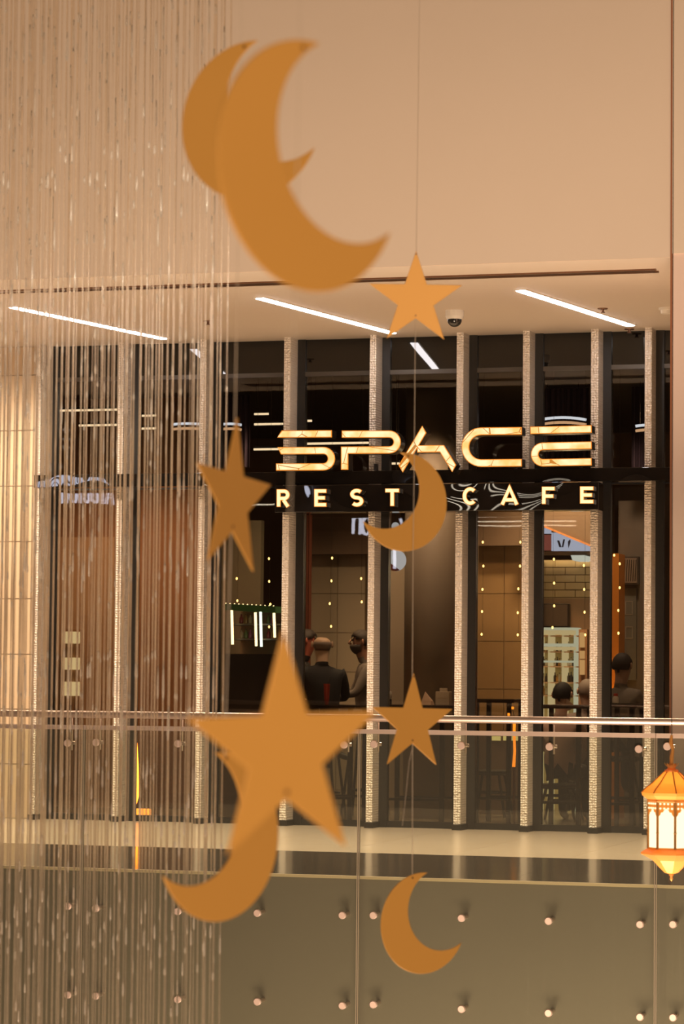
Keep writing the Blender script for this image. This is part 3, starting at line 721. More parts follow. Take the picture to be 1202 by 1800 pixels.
c = IN(124, 1230, 2.2); t = thing('lamp_tower', 'wooden tower with three glowing cream cubes in the first window', 'lamp', (c.x, c.y, 0))
q0, q1 = IN(101, 1170, 2.2), IN(137, 1170, 2.2)
part('backboard', lambda b: b.box((q0.x, c.y+.1, 0), (q1.x, c.y+.13, IN(119, 1106, 2.2).z)), M['wood'], t)
for (y0, y1) in [(1110.5,1131),(1156,1177),(1198.5,1223)]:
    u0, u1 = IN(113, y1, 2.2), IN(136, y0, 2.2)
    part('light_cube', lambda b: b.box((u0.x, c.y-.06, u0.z), (u1.x, c.y+.08, u1.z)), M['glowcream'], t, bevel=.006)
for xx in (118, 127):
    u0 = IN(xx, 1200, 2.2); part('post', lambda b: b.box((u0.x-.01, c.y, 0), (u0.x+.01, c.y+.03, IN(xx, 1112, 2.2).z)), M['woodl'], t)
# distant orange light mirrored in the glass, built as a tapered tube inside
M['streak'] = emit('orange_streak', (1.0, .24, .02), 20); M['streak_soft'] = emit('orange_glow_box', (1.0, .30, .04), 5)
c = IN(238.5, 1440, .45); t = thing('orange_reflection', 'tapered orange reflection built as a glowing tube behind the second window', 'lamp', (c.x, c.y, 0))
part('tube', lambda b: b.tube([(c.x, c.y, IN(238, y, .45).z) for y in (1413, 1400, 1375, 1345, 1320, 1301)], [.006, .027, .026, .020, .011, .003], 12), M['streak'], t, smooth=True)
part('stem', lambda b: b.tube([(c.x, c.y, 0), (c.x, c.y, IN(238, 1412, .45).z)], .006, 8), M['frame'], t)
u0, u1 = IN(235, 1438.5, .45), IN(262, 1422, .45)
part('glow_box', lambda b: b.box((u0.x, c.y-.03, u0.z), (u1.x, c.y+.06, u1.z)), M['streak_soft'], t, bevel=.01)
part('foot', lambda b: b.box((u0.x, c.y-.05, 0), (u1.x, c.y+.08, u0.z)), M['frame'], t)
# third window: olive panel and green topped cooler
panel('wall_partition', 'dark olive partition behind the green topped cooler', 362, 456, 915, 1450, 3.0, M['olive'])
c = IN(452, 1240, 1.6); t = thing('drinks_cooler', 'lit drinks cooler with a green canopy in the third window', 'cooler', (c.x, c.y, 0))
u0, u1 = IN(407, 1068, 1.6), IN(498, 1068, 1.6)
zc0, zc1 = IN(452, 1240, 1.6).z, IN(452, 1074, 1.6).z
M['green'] = pbr('green_canopy', (.06, .22, .07), .5); M['coolin'] = pbr('cooler_inside', (.34, .24, .14), .5)
part('canopy', lambda b: b.prism([Vector((u0.x, c.y-.25, IN(407,1073,1.6).z)), Vector((u1.x, c.y-.25, IN(498,1078,1.6).z)), Vector((u1.x, c.y-.25, IN(498,1067,1.6).z)), Vector((u0.x, c.y-.25, IN(407,1062,1.6).z))], (0,.6,0)), M['green'], t)
part('back', lambda b: b.box((u0.x, c.y+.28, 0), (u1.x, c.y+.32, zc1)), M['coolin'], t)
part('base', lambda b: b.box((u0.x, c.y-.2, 0), (u1.x, c.y+.28, IN(452,1150,1.6).z)), M['frame'], t)
for y in (1098, 1124):
    part('shelf', lambda b: b.box((u0.x, c.y-.1, IN(452,y,1.6).z-.008), (u1.x, c.y+.28, IN(452,y,1.6).z+.008)), M['transom'], t)
M['tubew'] = emit('tube_warm', (1.0, .80, .42), 4); M['tubec'] = emit('tube_cool', (.80, 1.0, .88), 3)
for (x, y0, y1, mt_) in [(413,1071,1133,'tubew'),(454.5,1077,1136,'tubew'),(463.5,1076,1137,'tubec'),(487,1078,1121,'tubew')]:
    a, b = IN(x, y0, 1.5), IN(x+1.5, y1, 1.5)
    part('lamp_tube', lambda q: q.tube([(a.x, a.y-.1, a.z), (b.x, a.y-.1, b.z)], .013, 10), M[mt_], t)
for k in range(12):
    part('canopy_bulb', lambda b: b.sphere((u0.x + (u1.x-u0.x)*(k+.5)/12, c.y-.24, IN(407+7.5*k,1062+.42*k,1.6).z), .007, 8), M['tubew'], t)
BC = [(.25,.05,.06),(.35,.22,.08),(.5,.42,.3),(.14,.2,.08),(.3,.1,.2)]
def bottle(x, y, z, h, r, mat, label, group):
    t = thing('bottle', label, 'bottle', (x, y, z), group)
    part('body', lambda b: b.lathe((x, y, z), [(r*.9,0),(r,.01),(r,h*.6),(r*.4,h*.75),(r*.35,h*.93)], 12), mat, t, smooth=True)
    part('cap', lambda b: b.lathe((x, y, z), [(r*.42,h*.93),(r*.42,h)], 10), M['frame'], t)
for j, y in enumerate((1098, 1124)):
    for k, x in enumerate((424, 432, 440, 472, 479)):
        p = IN(x, y, 1.7); bottle(p.x, c.y+.1, IN(452,y,1.6).z+.010, .095, .02, pbr('bottle_glass_%d%d' % (j, k), BC[(j*2+k) % 5], .15), ORD[k] + ' small bottle from the left on the %s shelf of the green topped cooler' % ('upper', 'lower')[j], 'bottles in the cooler, %s shelf' % ('upper', 'lower')[j])
# fourth window: red brown curtain and beige wall
M['redc'] = pbr('red_brown_curtain', (.17, .045, .02), .8)
b = MB(); zt_ = IN(537, 905, 3.6).z
w0, w1 = IN(518, 1000, 3.6), IN(546, 1000, 3.6)
nW = 24; poly = [Vector((w0.x + (w1.x-w0.x)*i/nW, w0.y + .035*math.sin(i*1.6), 0)) for i in range(nW+1)]
b.prism(poly + [p + Vector((0,.012,0)) for p in reversed(poly)], (0,0,zt_)); build('curtain', b, M['redc'], loc=(w0.x, w0.y, 0), label='red brown curtain hanging beside the seated people', cat='curtain')
def tiled(name, label, x0, x1, ytop, d, mat, nrow, ncol, row_h):
    a, b = IN(x0, 1100, d), IN(x1, 1100, d); z1 = IN((x0+x1)/2, ytop, d).z
    mb = MB(); mb.box((a.x, a.y, 0), (b.x, a.y+.12, z1)); o = build(name, mb, M['joint'], label=label, cat='wall', kind='structure')
    z = z1; 
    while z > .02:
        zz = max(0, z-row_h)
        for k in range(ncol):
            xa, xb = a.x + (b.x-a.x)*k/ncol, a.x + (b.x-a.x)*(k+1)/ncol
            part('wall_panel', lambda q: q.box((xa+.004, a.y-.015, zz+.003), (xb-.004, a.y, z-.003)), mat, o)
        z = zz
tiled('wall_partition', 'beige panelled wall behind the seated people', 545, 642, 975, 4.4, M['beigew'], 4, 2, .42)
panel('wall_partition', 'dark brown bulkhead above the seated people', 520, 700, 890, 974, 4.2, M['cbrown'])
# fifth window: taupe column, globe lamp, round sign
b = MB(); c = IN(758, 1200, 2.0); b.lathe((c.x, c.y, 0), [(.27,0),(.27,zci)], 40)
build('trim_15', b, M['greyw'], smooth=True, label='round taupe column inside the fifth window', cat='column', kind='structure')
panel('wall_partition', 'olive brown wall left of the taupe column', 672, 835, 930, 1450, 3.2, M['greyw'])
M['globe'] = emit('globe_white', (.85, .92, 1.0), .55)
c = IN(695, 925, .7); t = thing('globe_lamp', 'pale hanging globe lamp left of the taupe column', 'lamp', (c.x, c.y, c.z))
part('globe', lambda b: b.sphere(c, .038, 16), M['globe'], t, smooth=True); part('cord', lambda b: b.tube([c, (c.x, c.y, zci)], .004, 6), M['transom'], t)
c = IN(695, 985, .8); t = thing('hanging_sign', 'round white and red hanging sign left of the taupe column', 'sign', (c.x, c.y, c.z))
part('disc', lambda b: b.lathe((c.x, c.y, c.z), [(.10,0),(.10,.02)], 28, axis='y'), emit('sign_disc', (.86, .90, 1.0), .62), t)
part('red_half', lambda b: b.prism([Vector((c.x + .10*math.cos(math.radians(a)), c.y-.004, c.z + .10*math.sin(math.radians(a)))) for a in range(175, 300, 8)], (0,.003,0)), pbr('sign_red', (.45, .07, .05), .5), t)
part('rod', lambda b: b.tube([(c.x, c.y+.01, c.z+.1), (c.x, c.y+.01, zci)], .004, 6), M['transom'], t)
# sixth window: tan wall
tiled('wall_partition', 'tan panelled wall behind the orange reflection tube', 828, 945, 960, 4.2, M['tanw'], 5, 2, .5)
panel('wall_partition', 'dark bulkhead above the tan panelled wall', 820, 948, 885, 959, 4.0, M['cbrown'])
# seventh window: lit backdrop with screen and shelves
D7 = 4.6
o = panel('wall_partition', 'cream brick wall above the lit bottle shelf', 940, 1066, 984, 1450, D7+.1, M['joint'])
a, b2 = IN(940, 1100, D7+.1), IN(1066, 1100, D7+.1); zt_ = IN(1000, 984, D7+.1).z
rr_ = 0; z = zt_
while z > IN(1000, 1052, D7+.1).z:
    x = a.x - (.11 if rr_ % 2 else 0)
    while x < b2.x:
        part('brick', lambda q: q.box((max(a.x, x)+.004, a.y-.02, z-.075), (min(x+.22, b2.x)-.004, a.y, z-.006)), M['cream'], o); x += .22
    z -= .08; rr_ += 1
panel('wall_partition', 'tan lower wall behind the bottle shelf', 940, 1066, 1052, 1450, D7+.05, M['woodl'])
M['screen'] = emit('screen_blue', (.62, .72, 1.0), .78); M['screen_red'] = emit('screen_red', (.42, .13, .10), .55); M['ink'] = pbr('screen_ink', (.05, .05, .12), .5)
c = IN(995, 968, D7-.3); t = thing('menu_screen', 'bluish lit screen with a red part in the seventh window', 'screen', (c.x, c.y, c.z))
u = lambda x, y: IN(x, y, D7-.3)
def poly_part(nm, pts, mat, th=.03, dd=0): part(nm, lambda b: b.prism([Vector((u(x,y).x, c.y+dd, u(x,y).z)) for x, y in pts], (0, th, 0)), mat, t)
poly_part('display', [(969,936),(1040,936),(1040,968.5),(969,968.5)], M['screen']); poly_part('red_display', [(948,940),(968,940),(968,967.5),(948,967.5)], M['screen_red'])
poly_part('blue_strip', [(948,928),(968,928),(968,938),(948,938)], M['screen']); poly_part('frame', [(946,969),(1042,969),(1042,975.5),(946,975.5)], M['cbrown'], .06)
for pts in ([(979,950),(983,950),(987,962),(983,962)], [(990,948),(993,948),(990,962),(987,962)], [(998,952),(1002,948),(1003,952),(999,964)]): poly_part('character', pts, M['ink'], .004, -.004)
c = IN(1015, 981, D7-.4); t = thing('wall_light', 'small white wall light below the bluish screen', 'lamp', (c.x, YS+D7, c.z))
u = lambda x, y: IN(x, y, D7-.4)
poly_part('diffuser', [(1003,976),(1027,976),(1027,982),(1022,985),(1006,985)], emit('wall_light_white', (.85, .95, .9), .8), .38, D7-D7)
mb = MB(); P7 = lambda x, y: Vector((IN(x, y, D7-.8).x, YS+D7-.8, IN(x, y, D7-.8).z))
mb.prism([P7(940,888), P7(1070,884), P7(1070,974), P7(1037,958), P7(950,922), P7(940,918)], (0,.3,0))
so_ = build('trim_16', mb, M['cbrown'], label='sloping brown ceiling bulkhead above the bluish screen', cat='bulkhead', kind='structure')
part('edge_light', lambda b: b.prism([P7(940,917), P7(950,921), P7(1037,957), P7(1070,972), P7(1070,975), P7(1037,960.5), P7(950,924.5), P7(940,920)], (0,-.02,0)), pbr('orange_edge', (.42, .17, .06), .5), so_)
M['shelfglow'] = emit('shelf_glow', (1.0, .84, .45), .62); M['shelfglow2'] = emit('shelf_glow_pale', (.88, .93, .70), .62); M['shelfback'] = pbr('shelf_back', (.52, .42, .22), .6)
DS = D7-.5
c = IN(980, 1200, DS); t = thing('bottle_shelf', 'tall lit back bar shelf unit in the seventh window', 'shelf', (c.x, YS+DS, 0))
U = lambda x, y: (IN(x, y, DS).x, IN(x, y, DS).z)
u0, u1 = U(946, 1103), U(1014, 1225)
part('back', lambda b: b.box((u0[0], YS+DS+.22, 0), (u1[0], YS+DS+.25, u0[1])), M['shelfback'], t)
SH_ = [1117, 1145, 1171, 1199, 1222]
for k, y in enumerate(SH_):
    z = U(980, y)[1]; part('shelf', lambda b: b.box((u0[0], YS+DS-.02, z-.012), (u1[0], YS+DS+.22, z)), M['woodl'], t)
for k, (y0, y1, mt_) in enumerate([(1103,1108,'shelfglow2'),(1108,1116,'shelfglow'),(1131,1137,'shelfglow2'),(1137,1143,'shelfglow'),(1161,1165,'shelfglow2')]):
    a, b2 = U(946, y0), U(1013, y1); part('light_bar', lambda b: b.box((a[0], YS+DS-.03, b2[1]), (b2[0], YS+DS-.022, a[1])), M[mt_], t)
for x in (947, 966, 990, 1011):
    a = U(x, 1100); part('upright', lambda b: b.box((a[0]-.012, YS+DS-.02, 0), (a[0]+.012, YS+DS+.22, u0[1])), M['shelfglow' if x != 1011 else 'shelfglow2'], t)
rb = random.Random(4)
for k, y in enumerate(SH_[1:]):
    for ix, x in enumerate((952, 956.5, 961, 972, 976, 980, 984, 996, 1000.5, 1005)):
        zt2 = U(980, y)[1] + .002; p = U(x, y); h = rb.uniform(.075, .105)
        dk = rb.choice([0, 0, 1, 2])
        bottle(p[0], YS+DS+.09, zt2, h, .016, [pbr('dark_bottle', (.05,.03,.02), .1), pbr('clear_bottle', (.55,.5,.38), .1), pbr('amber_bottle', (.45,.24,.06), .1)][dk] if not M.get('b%d' % dk) else M['b%d' % dk],
               ORD[ix] + ' bottle from the left on the ' + ['top','second','third','lowest'][k] + ' shelf of the lit back bar', ['bottles on the top back bar shelf','bottles on the second back bar shelf','bottles on the third back bar shelf','bottles on the lowest back bar shelf'][k])
c = IN(974, 1081, D7-.1); t = thing('television', 'dark grey wall television above the lit bottle shelf', 'television', (c.x, YS+D7, c.z))
a, b2 = IN(944, 1102, D7-.05), IN(999, 1061, D7-.05)
part('housing', lambda b: b.box((a.x, YS+D7-.05, a.z), (b2.x, YS+D7+.06, b2.z)), M['frame'], t, bevel=.006)
part('screen', lambda b: b.box((a.x+.01, YS+D7-.053, a.z+.01), (b2.x-.01, YS+D7-.0505, b2.z-.01)), pbr('tv_grey', (.14, .10, .075), .3), t)
c = IN(1024, 1200, D7-.6); t = thing('orange_column_lamp', 'slim warm lit wall column right of the bottle shelf', 'lamp', (c.x, YS+D7-.5, 0))
for (y0, y1) in [(1112,1138),(1144,1158),(1160,1186)]:
    a, b2 = IN(1018.5, y1, D7-.55), IN(1026, y0, D7-.55); part('light_box', lambda b: b.box((a.x, YS+D7-.55, a.z), (b2.x, YS+D7-.5, b2.z)), emit('warm_box%d' % y0, (1, .60, .24), .7), t)
part('post', lambda b: b.box((IN(1015,1150,D7-.55).x, YS+D7-.5, 0), (IN(1030,1150,D7-.55).x, YS+D7-.42, IN(1020,1106,D7-.55).z)), M['wood'], t)
# eighth window: orange lit column, striped board, poster
M['orangew'] = pbr('orange_column', (.60, .22, .025), .5)
o = panel('trim_17', 'orange lit column in the eighth window', 1058, 1087, 973, 1445, 2.6, M['orangew'], .3, cat='column')
a = IN(1073, 1230, 2.25); spot('orange_uplight', (a.x, a.y, .95), (a.x, a.y+.3, 1.7), 14, (1, .5, .12), 120, .9, .05)
panel('wall_partition', 'grey wall behind the striped board and tall poster', 1086, 1160, 880, 1450, 3.0, pbr('grey_wall', (.14, .12, .095), .6))
c = IN(1106, 1003, 2.8); t = thing('striped_board', 'dark framed wall board with slanted stripes in the eighth window', 'board', (c.x, YS+3.0, c.z))
a, b2 = IN(1090, 1027, 2.85), IN(1120, 978, 2.85)
part('frame', lambda b: b.box((a.x, YS+2.9, a.z), (b2.x, YS+3.0, b2.z)), M['transom'], t)
part('panel', lambda b: b.box((a.x+.015, YS+2.896, a.z+.015), (b2.x-.015, YS+2.9, b2.z-.015)), M['greyw'], t)
for k in range(6):
    xx = a.x + .025 + k*.022; part('stripe', lambda b: b.prism([Vector((xx, YS+2.893, a.z+.03)), Vector((xx+.008, YS+2.893, a.z+.03)), Vector((xx+.018, YS+2.893, b2.z-.03)), Vector((xx+.010, YS+2.893, b2.z-.03))], (0,.003,0)), M['frame'], t)
c = IN(1102, 1190, 2.85); t = thing('poster', 'tall grey blue poster with two outlined boxes in the eighth window', 'poster', (c.x, YS+3.0, c.z))
a, b2 = IN(1088, 1195, 2.9), IN(1116, 1033, 2.9)
part('sheet', lambda b: b.box((a.x, YS+2.97, a.z), (b2.x, YS+3.0, b2.z)), pbr('poster_grey', (.125, .13, .115), .5), t)
for (y0, y1) in [(1057,1080),(1102,1122)]:
    p0, p1 = IN(1099, y1, 2.96), IN(1111, y0, 2.96)
    b = MB(); stroke(b, [(p0.x,p0.z),(p1.x,p0.z),(p1.x,p1.z),(p0.x,p1.z)], .008, lambda x, y, d: Vector((x, YS+2.966+d, y)), 0, .003, 0, 0, True); build('outlined_box', b, pbr('poster_line%d' % y0, (.26, .25, .21), .5), t)
# lights reflected in the upper windows, built as glowing tubes hung inside
M['tl'] = emit('reflected_light', (1.0, .82, .56), 1.5); M['tlb'] = emit('reflected_light_cool', (.72, .82, 1.0), 1.3); M['tlw'] = emit('reflected_light_orange', (1.0, .62, .36), .8)
def linear(x0, x1, y, d, mat, label, r=.010, group='slim reflected light bars hung in the cafe'):
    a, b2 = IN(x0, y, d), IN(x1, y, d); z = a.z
    t = thing('reflection_bar', label, 'lamp', ((a.x+b2.x)/2, a.y, z), group)
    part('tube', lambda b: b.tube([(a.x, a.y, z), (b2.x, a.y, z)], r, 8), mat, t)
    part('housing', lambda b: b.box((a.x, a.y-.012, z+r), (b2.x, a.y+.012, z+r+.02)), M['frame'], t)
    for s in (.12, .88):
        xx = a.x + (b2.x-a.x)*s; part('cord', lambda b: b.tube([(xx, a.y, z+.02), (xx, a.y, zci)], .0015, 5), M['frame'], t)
for x0, x1, y, d, mt_, lab in [(102,206,722,1.2,'tl','upper slim reflected light bar in the first window'), (139,206,748,1.0,'tl','lower slim reflected light bar in the first window'),
        (244,274,731,1.2,'tl','upper short reflected light bar in the second window'), (244,274,753.5,1.0,'tl','lower short reflected light bar in the second window'),
        (447,472,728,1.4,'tl','topmost short reflected light bar in the third window'), (447,497,746,1.2,'tl','middle reflected light bar in the third window'), (446,500,790,1.0,'tl','lowest reflected light bar in the third window, level with the S'),
        (540,648,780,1.0,'tl','reflected light bar behind the S and P of SPACE'), (683,702,815,1.0,'tl','short reflected light bar beside the foot of the A'),
        (532,548,740,.9,'tl','short reflected light bar above the S of SPACE')]:
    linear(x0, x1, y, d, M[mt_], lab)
M['curve'] = None
def reflection_arc(x0, x1, y, sag, d, label):  # curved reflections built as double tubes hung inside
    t = None; a, b2 = IN(x0, y, d), IN(x1, y, d); t = thing('reflection_curve', label, 'lamp', ((a.x+b2.x)/2, a.y, a.z), 'curved double tube reflections in the cafe')
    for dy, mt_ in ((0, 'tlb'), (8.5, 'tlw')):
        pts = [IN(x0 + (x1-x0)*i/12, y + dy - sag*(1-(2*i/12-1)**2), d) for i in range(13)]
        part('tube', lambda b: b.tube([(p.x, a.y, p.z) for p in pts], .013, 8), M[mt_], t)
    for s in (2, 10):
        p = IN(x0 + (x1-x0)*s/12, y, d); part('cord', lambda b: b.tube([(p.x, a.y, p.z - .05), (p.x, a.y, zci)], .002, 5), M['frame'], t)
reflection_arc(304, 356, 746, 1.5, 2.0, 'curved double tube reflection left of the third fin')
reflection_arc(384, 424, 747, 2, 2.0, 'curved double tube reflection behind the tip of the narrow star')
reflection_arc(948, 1030, 738, 4, 2.0, 'curved double tube reflection above the E of SPACE')
reflection_arc(1117, 1165, 749, 2, 2.0, 'curved double tube reflection next to the pillar')
M['purple'] = pbr('purple_curtain', (.055, .035, .06), .7)
for x0, x1, lab in [(945,1036,'dark purple curtain behind the E of SPACE'), (366,440,'dark purple curtain behind the tip of the narrow star'), (1110,1140,'dark purple curtain left of the last fin')]:
    b = MB(); w0, w1 = IN(x0, 760, 2.5), IN(x1, 760, 2.5); zb_, zt_ = IN(x0, 822, 2.5).z, IN(x0, 690, 2.5).z
    nW = 36; poly = [Vector((w0.x + (w1.x-w0.x)*i/nW, w0.y + .03*math.sin(i*1.7), zb_)) for i in range(nW+1)]
    b.prism(poly + [p + Vector((0,.012,0)) for p in reversed(poly)], (0,0,zci-zb_)); build('curtain', b, M['purple'], loc=(w0.x, w0.y, zb_), label=lab, cat='curtain')

# strings of small warm bulbs hanging behind the glass
M['bulb'] = emit('bulb_glow', (1.0, .66, .18), 6)
for x, ys, d, lab in [(418,(1017,1056),.5,'left bulb string of the third window'), (474,(982,1022,1062,1102),.5,'right bulb string of the third window'), (582,(981,1021,1061,1101),.5,'left bulb string of the fourth window'),
        (635.5,(1017,1058),.5,'right bulb string of the fourth window'), (849,(953,995,1036,1075,1115),.5,'left bulb string of the sixth window'), (912.5,(953,995,1035,1077,1116),.5,'right bulb string of the sixth window'),
        (972,(983,1025,1065,1103),.5,'left bulb string of the seventh window'), (1028,(994,1036,1076,1116),.5,'right bulb string of the seventh window'), (1077,(976,),.5,'short bulb string of the eighth window'), (1088.5,(991,1033,1073,1113),.5,'long bulb string of the eighth window')]:
    c = IN(x, ys[0], d); t = thing('bulb_string', 'hanging ' + lab + ' with tiny warm bulbs', 'light string', (c.x, c.y, c.z), 'hanging bulb strings')
    e = IN(x, ys[-1], d); part('wire', lambda b: b.tube([(c.x, c.y, e.z-.02), (c.x, c.y, zci)], .0012, 5), M['transom'], t)
    for y in ys:
        p = IN(x, y, d); dx = random.uniform(-.012, .012)
        part('bulb', lambda b: b.sphere((c.x+dx, c.y, p.z), .0105, 10, sc=(.85,.85,1.2)), M['bulb'], t, smooth=True)

# tables, stools
M['tabletop'] = pbr('dark_table_top', (.045, .032, .022), .12, spec=.6); M['tableleg'] = pbr('black_table_leg', (.015, .012, .010), .4)
def bar_table(x0, x1, ytop, d, label):
    a, b2 = IN(x0, ytop, d), IN(x1, ytop, d); z = a.z; cx = (a.x+b2.x)/2
    t = thing('bar_table', label, 'table', (cx, a.y, 0), 'tall dark tables at the windows')
    part('top', lambda b: b.box((a.x, a.y-.3, z-.035), (b2.x, a.y+.3, z)), M['tabletop'], t, bevel=.006)
    for sx in (a.x+.06, b2.x-.06):
        for sy in (-.24, .24): part('leg', lambda b: b.box((sx-.02, a.y+sy-.02, 0), (sx+.02, a.y+sy+.02, z-.035)), M['tableleg'], t)
    for sy in (-.24, .24): part('stretcher', lambda b: b.box((a.x+.08, a.y+sy-.012, .22), (b2.x-.08, a.y+sy+.012, .245)), M['tableleg'], t)
    return cx, a.y, z
T4 = bar_table(534, 640, 1238, .75, 'tall dark table in front of the man in the black jacket')
T5 = bar_table(676, 800, 1238, .75, 'tall dark table with napkin box and cream napkin')
T6 = bar_table(838, 916, 1228, 1.3, 'tall dark table with nothing on it in the sixth window')
T7 = bar_table(948, 1038, 1238, .75, 'tall dark table with a star shaped folded napkin')
T8 = bar_table(1064, 1131, 1236, .75, 'tall dark table with a red capped bottle')
def stool(x, y, z, label, back=False):
    t = thing('bar_stool', label, 'stool', (x, y, 0), 'black stools at the windows')
    part('seat', lambda b: b.lathe((x, y, z), [(.17,-.05),(.19,-.035),(.19,-.01),(.16,0)], 24), M['tableleg'], t)
    for sx in (-1, 1):
        for sy in (-1, 1): part('leg', lambda b: b.tube([(x+sx*.11, y+sy*.11, z-.05), (x+sx*.19, y+sy*.19, 0)], .014, 8), M['tableleg'], t)
    part('foot_ring', lambda b: b.tube([(x+.178*math.cos(i*math.pi/10), y+.178*math.sin(i*math.pi/10), .24) for i in range(21)], .009, 6), M['tableleg'], t)
    return t

# ------------------------------------------------------------------ people
def person(label, px, pyt, d, face_deg, top, skin, hair_col, beard=False, bald=False, lean=0.0, legs=(.02,.02,.03), grp=None):
    """px, pyt: top of the head in the picture; d: metres behind the glass; face_deg: 0 looks away from the glass, 90 to the picture's right"""
    H = IN(px, pyt, d); seat = H.z - .885
    R = Matrix.Rotation(-math.radians(face_deg), 4, 'Z')
    base = Vector((H.x, H.y, 0)) - (R @ Vector((0, .06 + lean*.8, 0)))
    W = lambda x, y, z: base + (R @ Vector((x, y + lean*max(0, z), 0))) + Vector((0, 0, seat + z))
    me = bpy.data.meshes.new('person'); bm = bmesh.new(); sk = bm.verts.layers.skin.verify()
    def V(x, y, z, rx, ry=None):
        v = bm.verts.new(W(x, y, z) - base); v[sk].radius = (rx, ry or rx); return v
    def E(*vs):
        for a, b in zip(vs, vs[1:]): bm.edges.new((a, b))
    pel = V(0,0,.09,.15,.13); sp = V(0,0,.28,.135,.12); ch = V(0,.01,.46,.15,.13); nb = V(0,.015,.565,.075,.07); nk = V(0,.03,.63,.062); jw = V(0,.06,.70,.076); hd = V(0,.06,.785,.102); cr = V(0,.045,.85,.074)
    E(pel, sp, ch, nb, nk, jw, hd, cr)
    hands = []
    for s in (-1, 1):
        sh = V(s*.185,0,.50,.068); el = V(s*.25,.12,.26,.046); wr = V(s*.17,.34,.245,.029); pm = V(s*.155,.40,.245,.030,.017)
        E(ch, sh, el, wr, pm); hands.append((s*.155, .40))
        for k, (ox, ln) in enumerate([(-.030,.050),(-.011,.066),(.009,.070),(.028,.060)]):
            f1 = V(s*.155+ox*.9, .432, .247, .0095); f2 = V(s*.155+ox, .432+ln*.55, .246, .0085); f3 = V(s*.155+ox, .432+ln, .232, .007); E(pm, f1, f2, f3)
        t1 = V(s*.155 - s*.040, .395, .240, .010); t2 = V(s*.155 - s*.055, .425, .236, .0085); E(wr, t1, t2)
        hp = V(s*.09,.03,.05,.092); kn = V(s*.12,.40,.04,.066); an = V(s*.12,.36,-.37,.042); to = V(s*.13,.50,-.42,.036); E(pel, hp, kn, an, to)
    bm.to_mesh(me); bm.free()
    tmp = bpy.data.objects.new('tmp', me); COL.objects.link(tmp); me.skin_vertices[0].data[0].use_root = True
    tmp.modifiers.new('s', 'SKIN').use_smooth_shade = True; sb = tmp.modifiers.new('u', 'SUBSURF'); sb.levels = sb.render_levels = 1
    dg = bpy.context.evaluated_depsgraph_get(); m2 = bpy.data.meshes.new_from_object(tmp.evaluated_get(dg)); bpy.data.objects.remove(tmp)
    m2.materials.clear()
    sm = pbr('skin', skin, .55); tm = pbr('clothing', top, .8); lm = pbr('trousers', legs, .8); bm_ = pbr('shoes', (.02,.018,.015), .5)
    for q in (tm, sm, lm, bm_): m2.materials.append(q)
    inv = R.inverted()
    for p in m2.polygons:
        c = inv @ (Vector(p.center) - Vector((0,0,seat))); yy = c.y - lean*max(0, c.z); p.use_smooth = True
        if c.z > .615: p.material_index = 1
        elif c.z > .17 and yy > .355 and abs(c.x) < .26 and c.z < .3: p.material_index = 1
        elif c.z < -.33: p.material_index = 3
        elif c.z < .10: p.material_index = 2
    o = bpy.data.objects.new('person', m2); COL.objects.link(o); o.location = base
    props(o, label, 'person', grp)
    hm = pbr('hair', hair_col, .7)
    def cap(name, c, rad, keep):
        b = MB(); n = 22; b.sphere((0,0,0), 1, n)
        fs = [f for f in b.f if keep(sum((b.v[i] for i in f), Vector())/len(f))]
        used = sorted({i for f in fs for i in f}); mp = {j: i for i, j in enumerate(used)}
        vs = [W(c[0] + b.v[j].x*rad[0], c[1] + b.v[j].y*rad[1], c[2] + b.v[j].z*rad[2]) for j in used]
        vi = [W(c[0] + b.v[j].x*rad[0]*.88, c[1] + b.v[j].y*rad[1]*.88, c[2] + b.v[j].z*rad[2]*.88) for j in used]
        q = MB(); N = len(vs); q.v = vs + vi; cnt = {}
        for f in fs:
            g = [mp[i] for i in f]; q.f.append(tuple(g)); q.f.append(tuple(i+N for i in reversed(g)))
            for a, b3 in zip(g, g[1:]+g[:1]): cnt.setdefault(tuple(sorted((a,b3))), []).append((a,b3))
        for k, v in cnt.items():
            if len(v) == 1: a, b3 = v[0]; q.f.append((b3, a, a+N, b3+N))
        q.mi = [0]*len(q.f); build(name, q, hm, o, smooth=True)
    HC = (0, .055, .785)
    if not bald: cap('hair', HC, (.096,.112,.116), lambda v: v.z > -.05 + .6*v.y)
    else: cap('hair', HC, (.094,.106,.105), lambda v: -.55 < v.z < .1 and v.y < -.15)
    if beard: cap('beard', (0,.065,.735), (.086,.104,.092), lambda v: v.y > .1 and v.z < .12)
    for s in (-1, 1):
        b = MB(); b.sphere(W(s*.034,.142,.795), .0125, 10); build('eye', b, pbr('eye', (.03,.02,.015), .2), o, smooth=True)
        b = MB(); b.tube([W(s*.020,.152,.820), W(s*.034,.152,.824), W(s*.050,.142,.819)], [.003,.0045,.003], 6); build('eyebrow', b, hm, o)
        b = MB(); b.sphere(W(s*.098,.045,.775), .024, 10, sc=(.5,.8,1.35)); build('ear', b, sm, o, smooth=True)
    b = MB(); b.tube([W(0,.152,.800), W(0,.172,.775), W(0,.177,.762), W(0,.152,.752)], [.006,.010,.013,.008], 8); build('nose', b, sm, o, smooth=True)
    b = MB(); b.tube([W(-.026,.130,.722), W(0,.140,.722), W(.026,.130,.722)], [.003,.006,.003], 8); build('mouth', b, pbr('lips', (.22,.07,.05), .5), o, smooth=True)
    if seat > .3: stool(base.x, base.y, seat - .075, 'black stool under the ' + label.split(' behind')[0].split(' at ')[0].split(' beside')[0].split(' below')[0].split(' in the')[0])
    return o
DARK = (.012, .010, .009)
person('person in dark clothes with reddish face behind the tip of the largest star', 541, 1108, 3.0, 70, DARK, (.34,.09,.05), (.03,.02,.015))
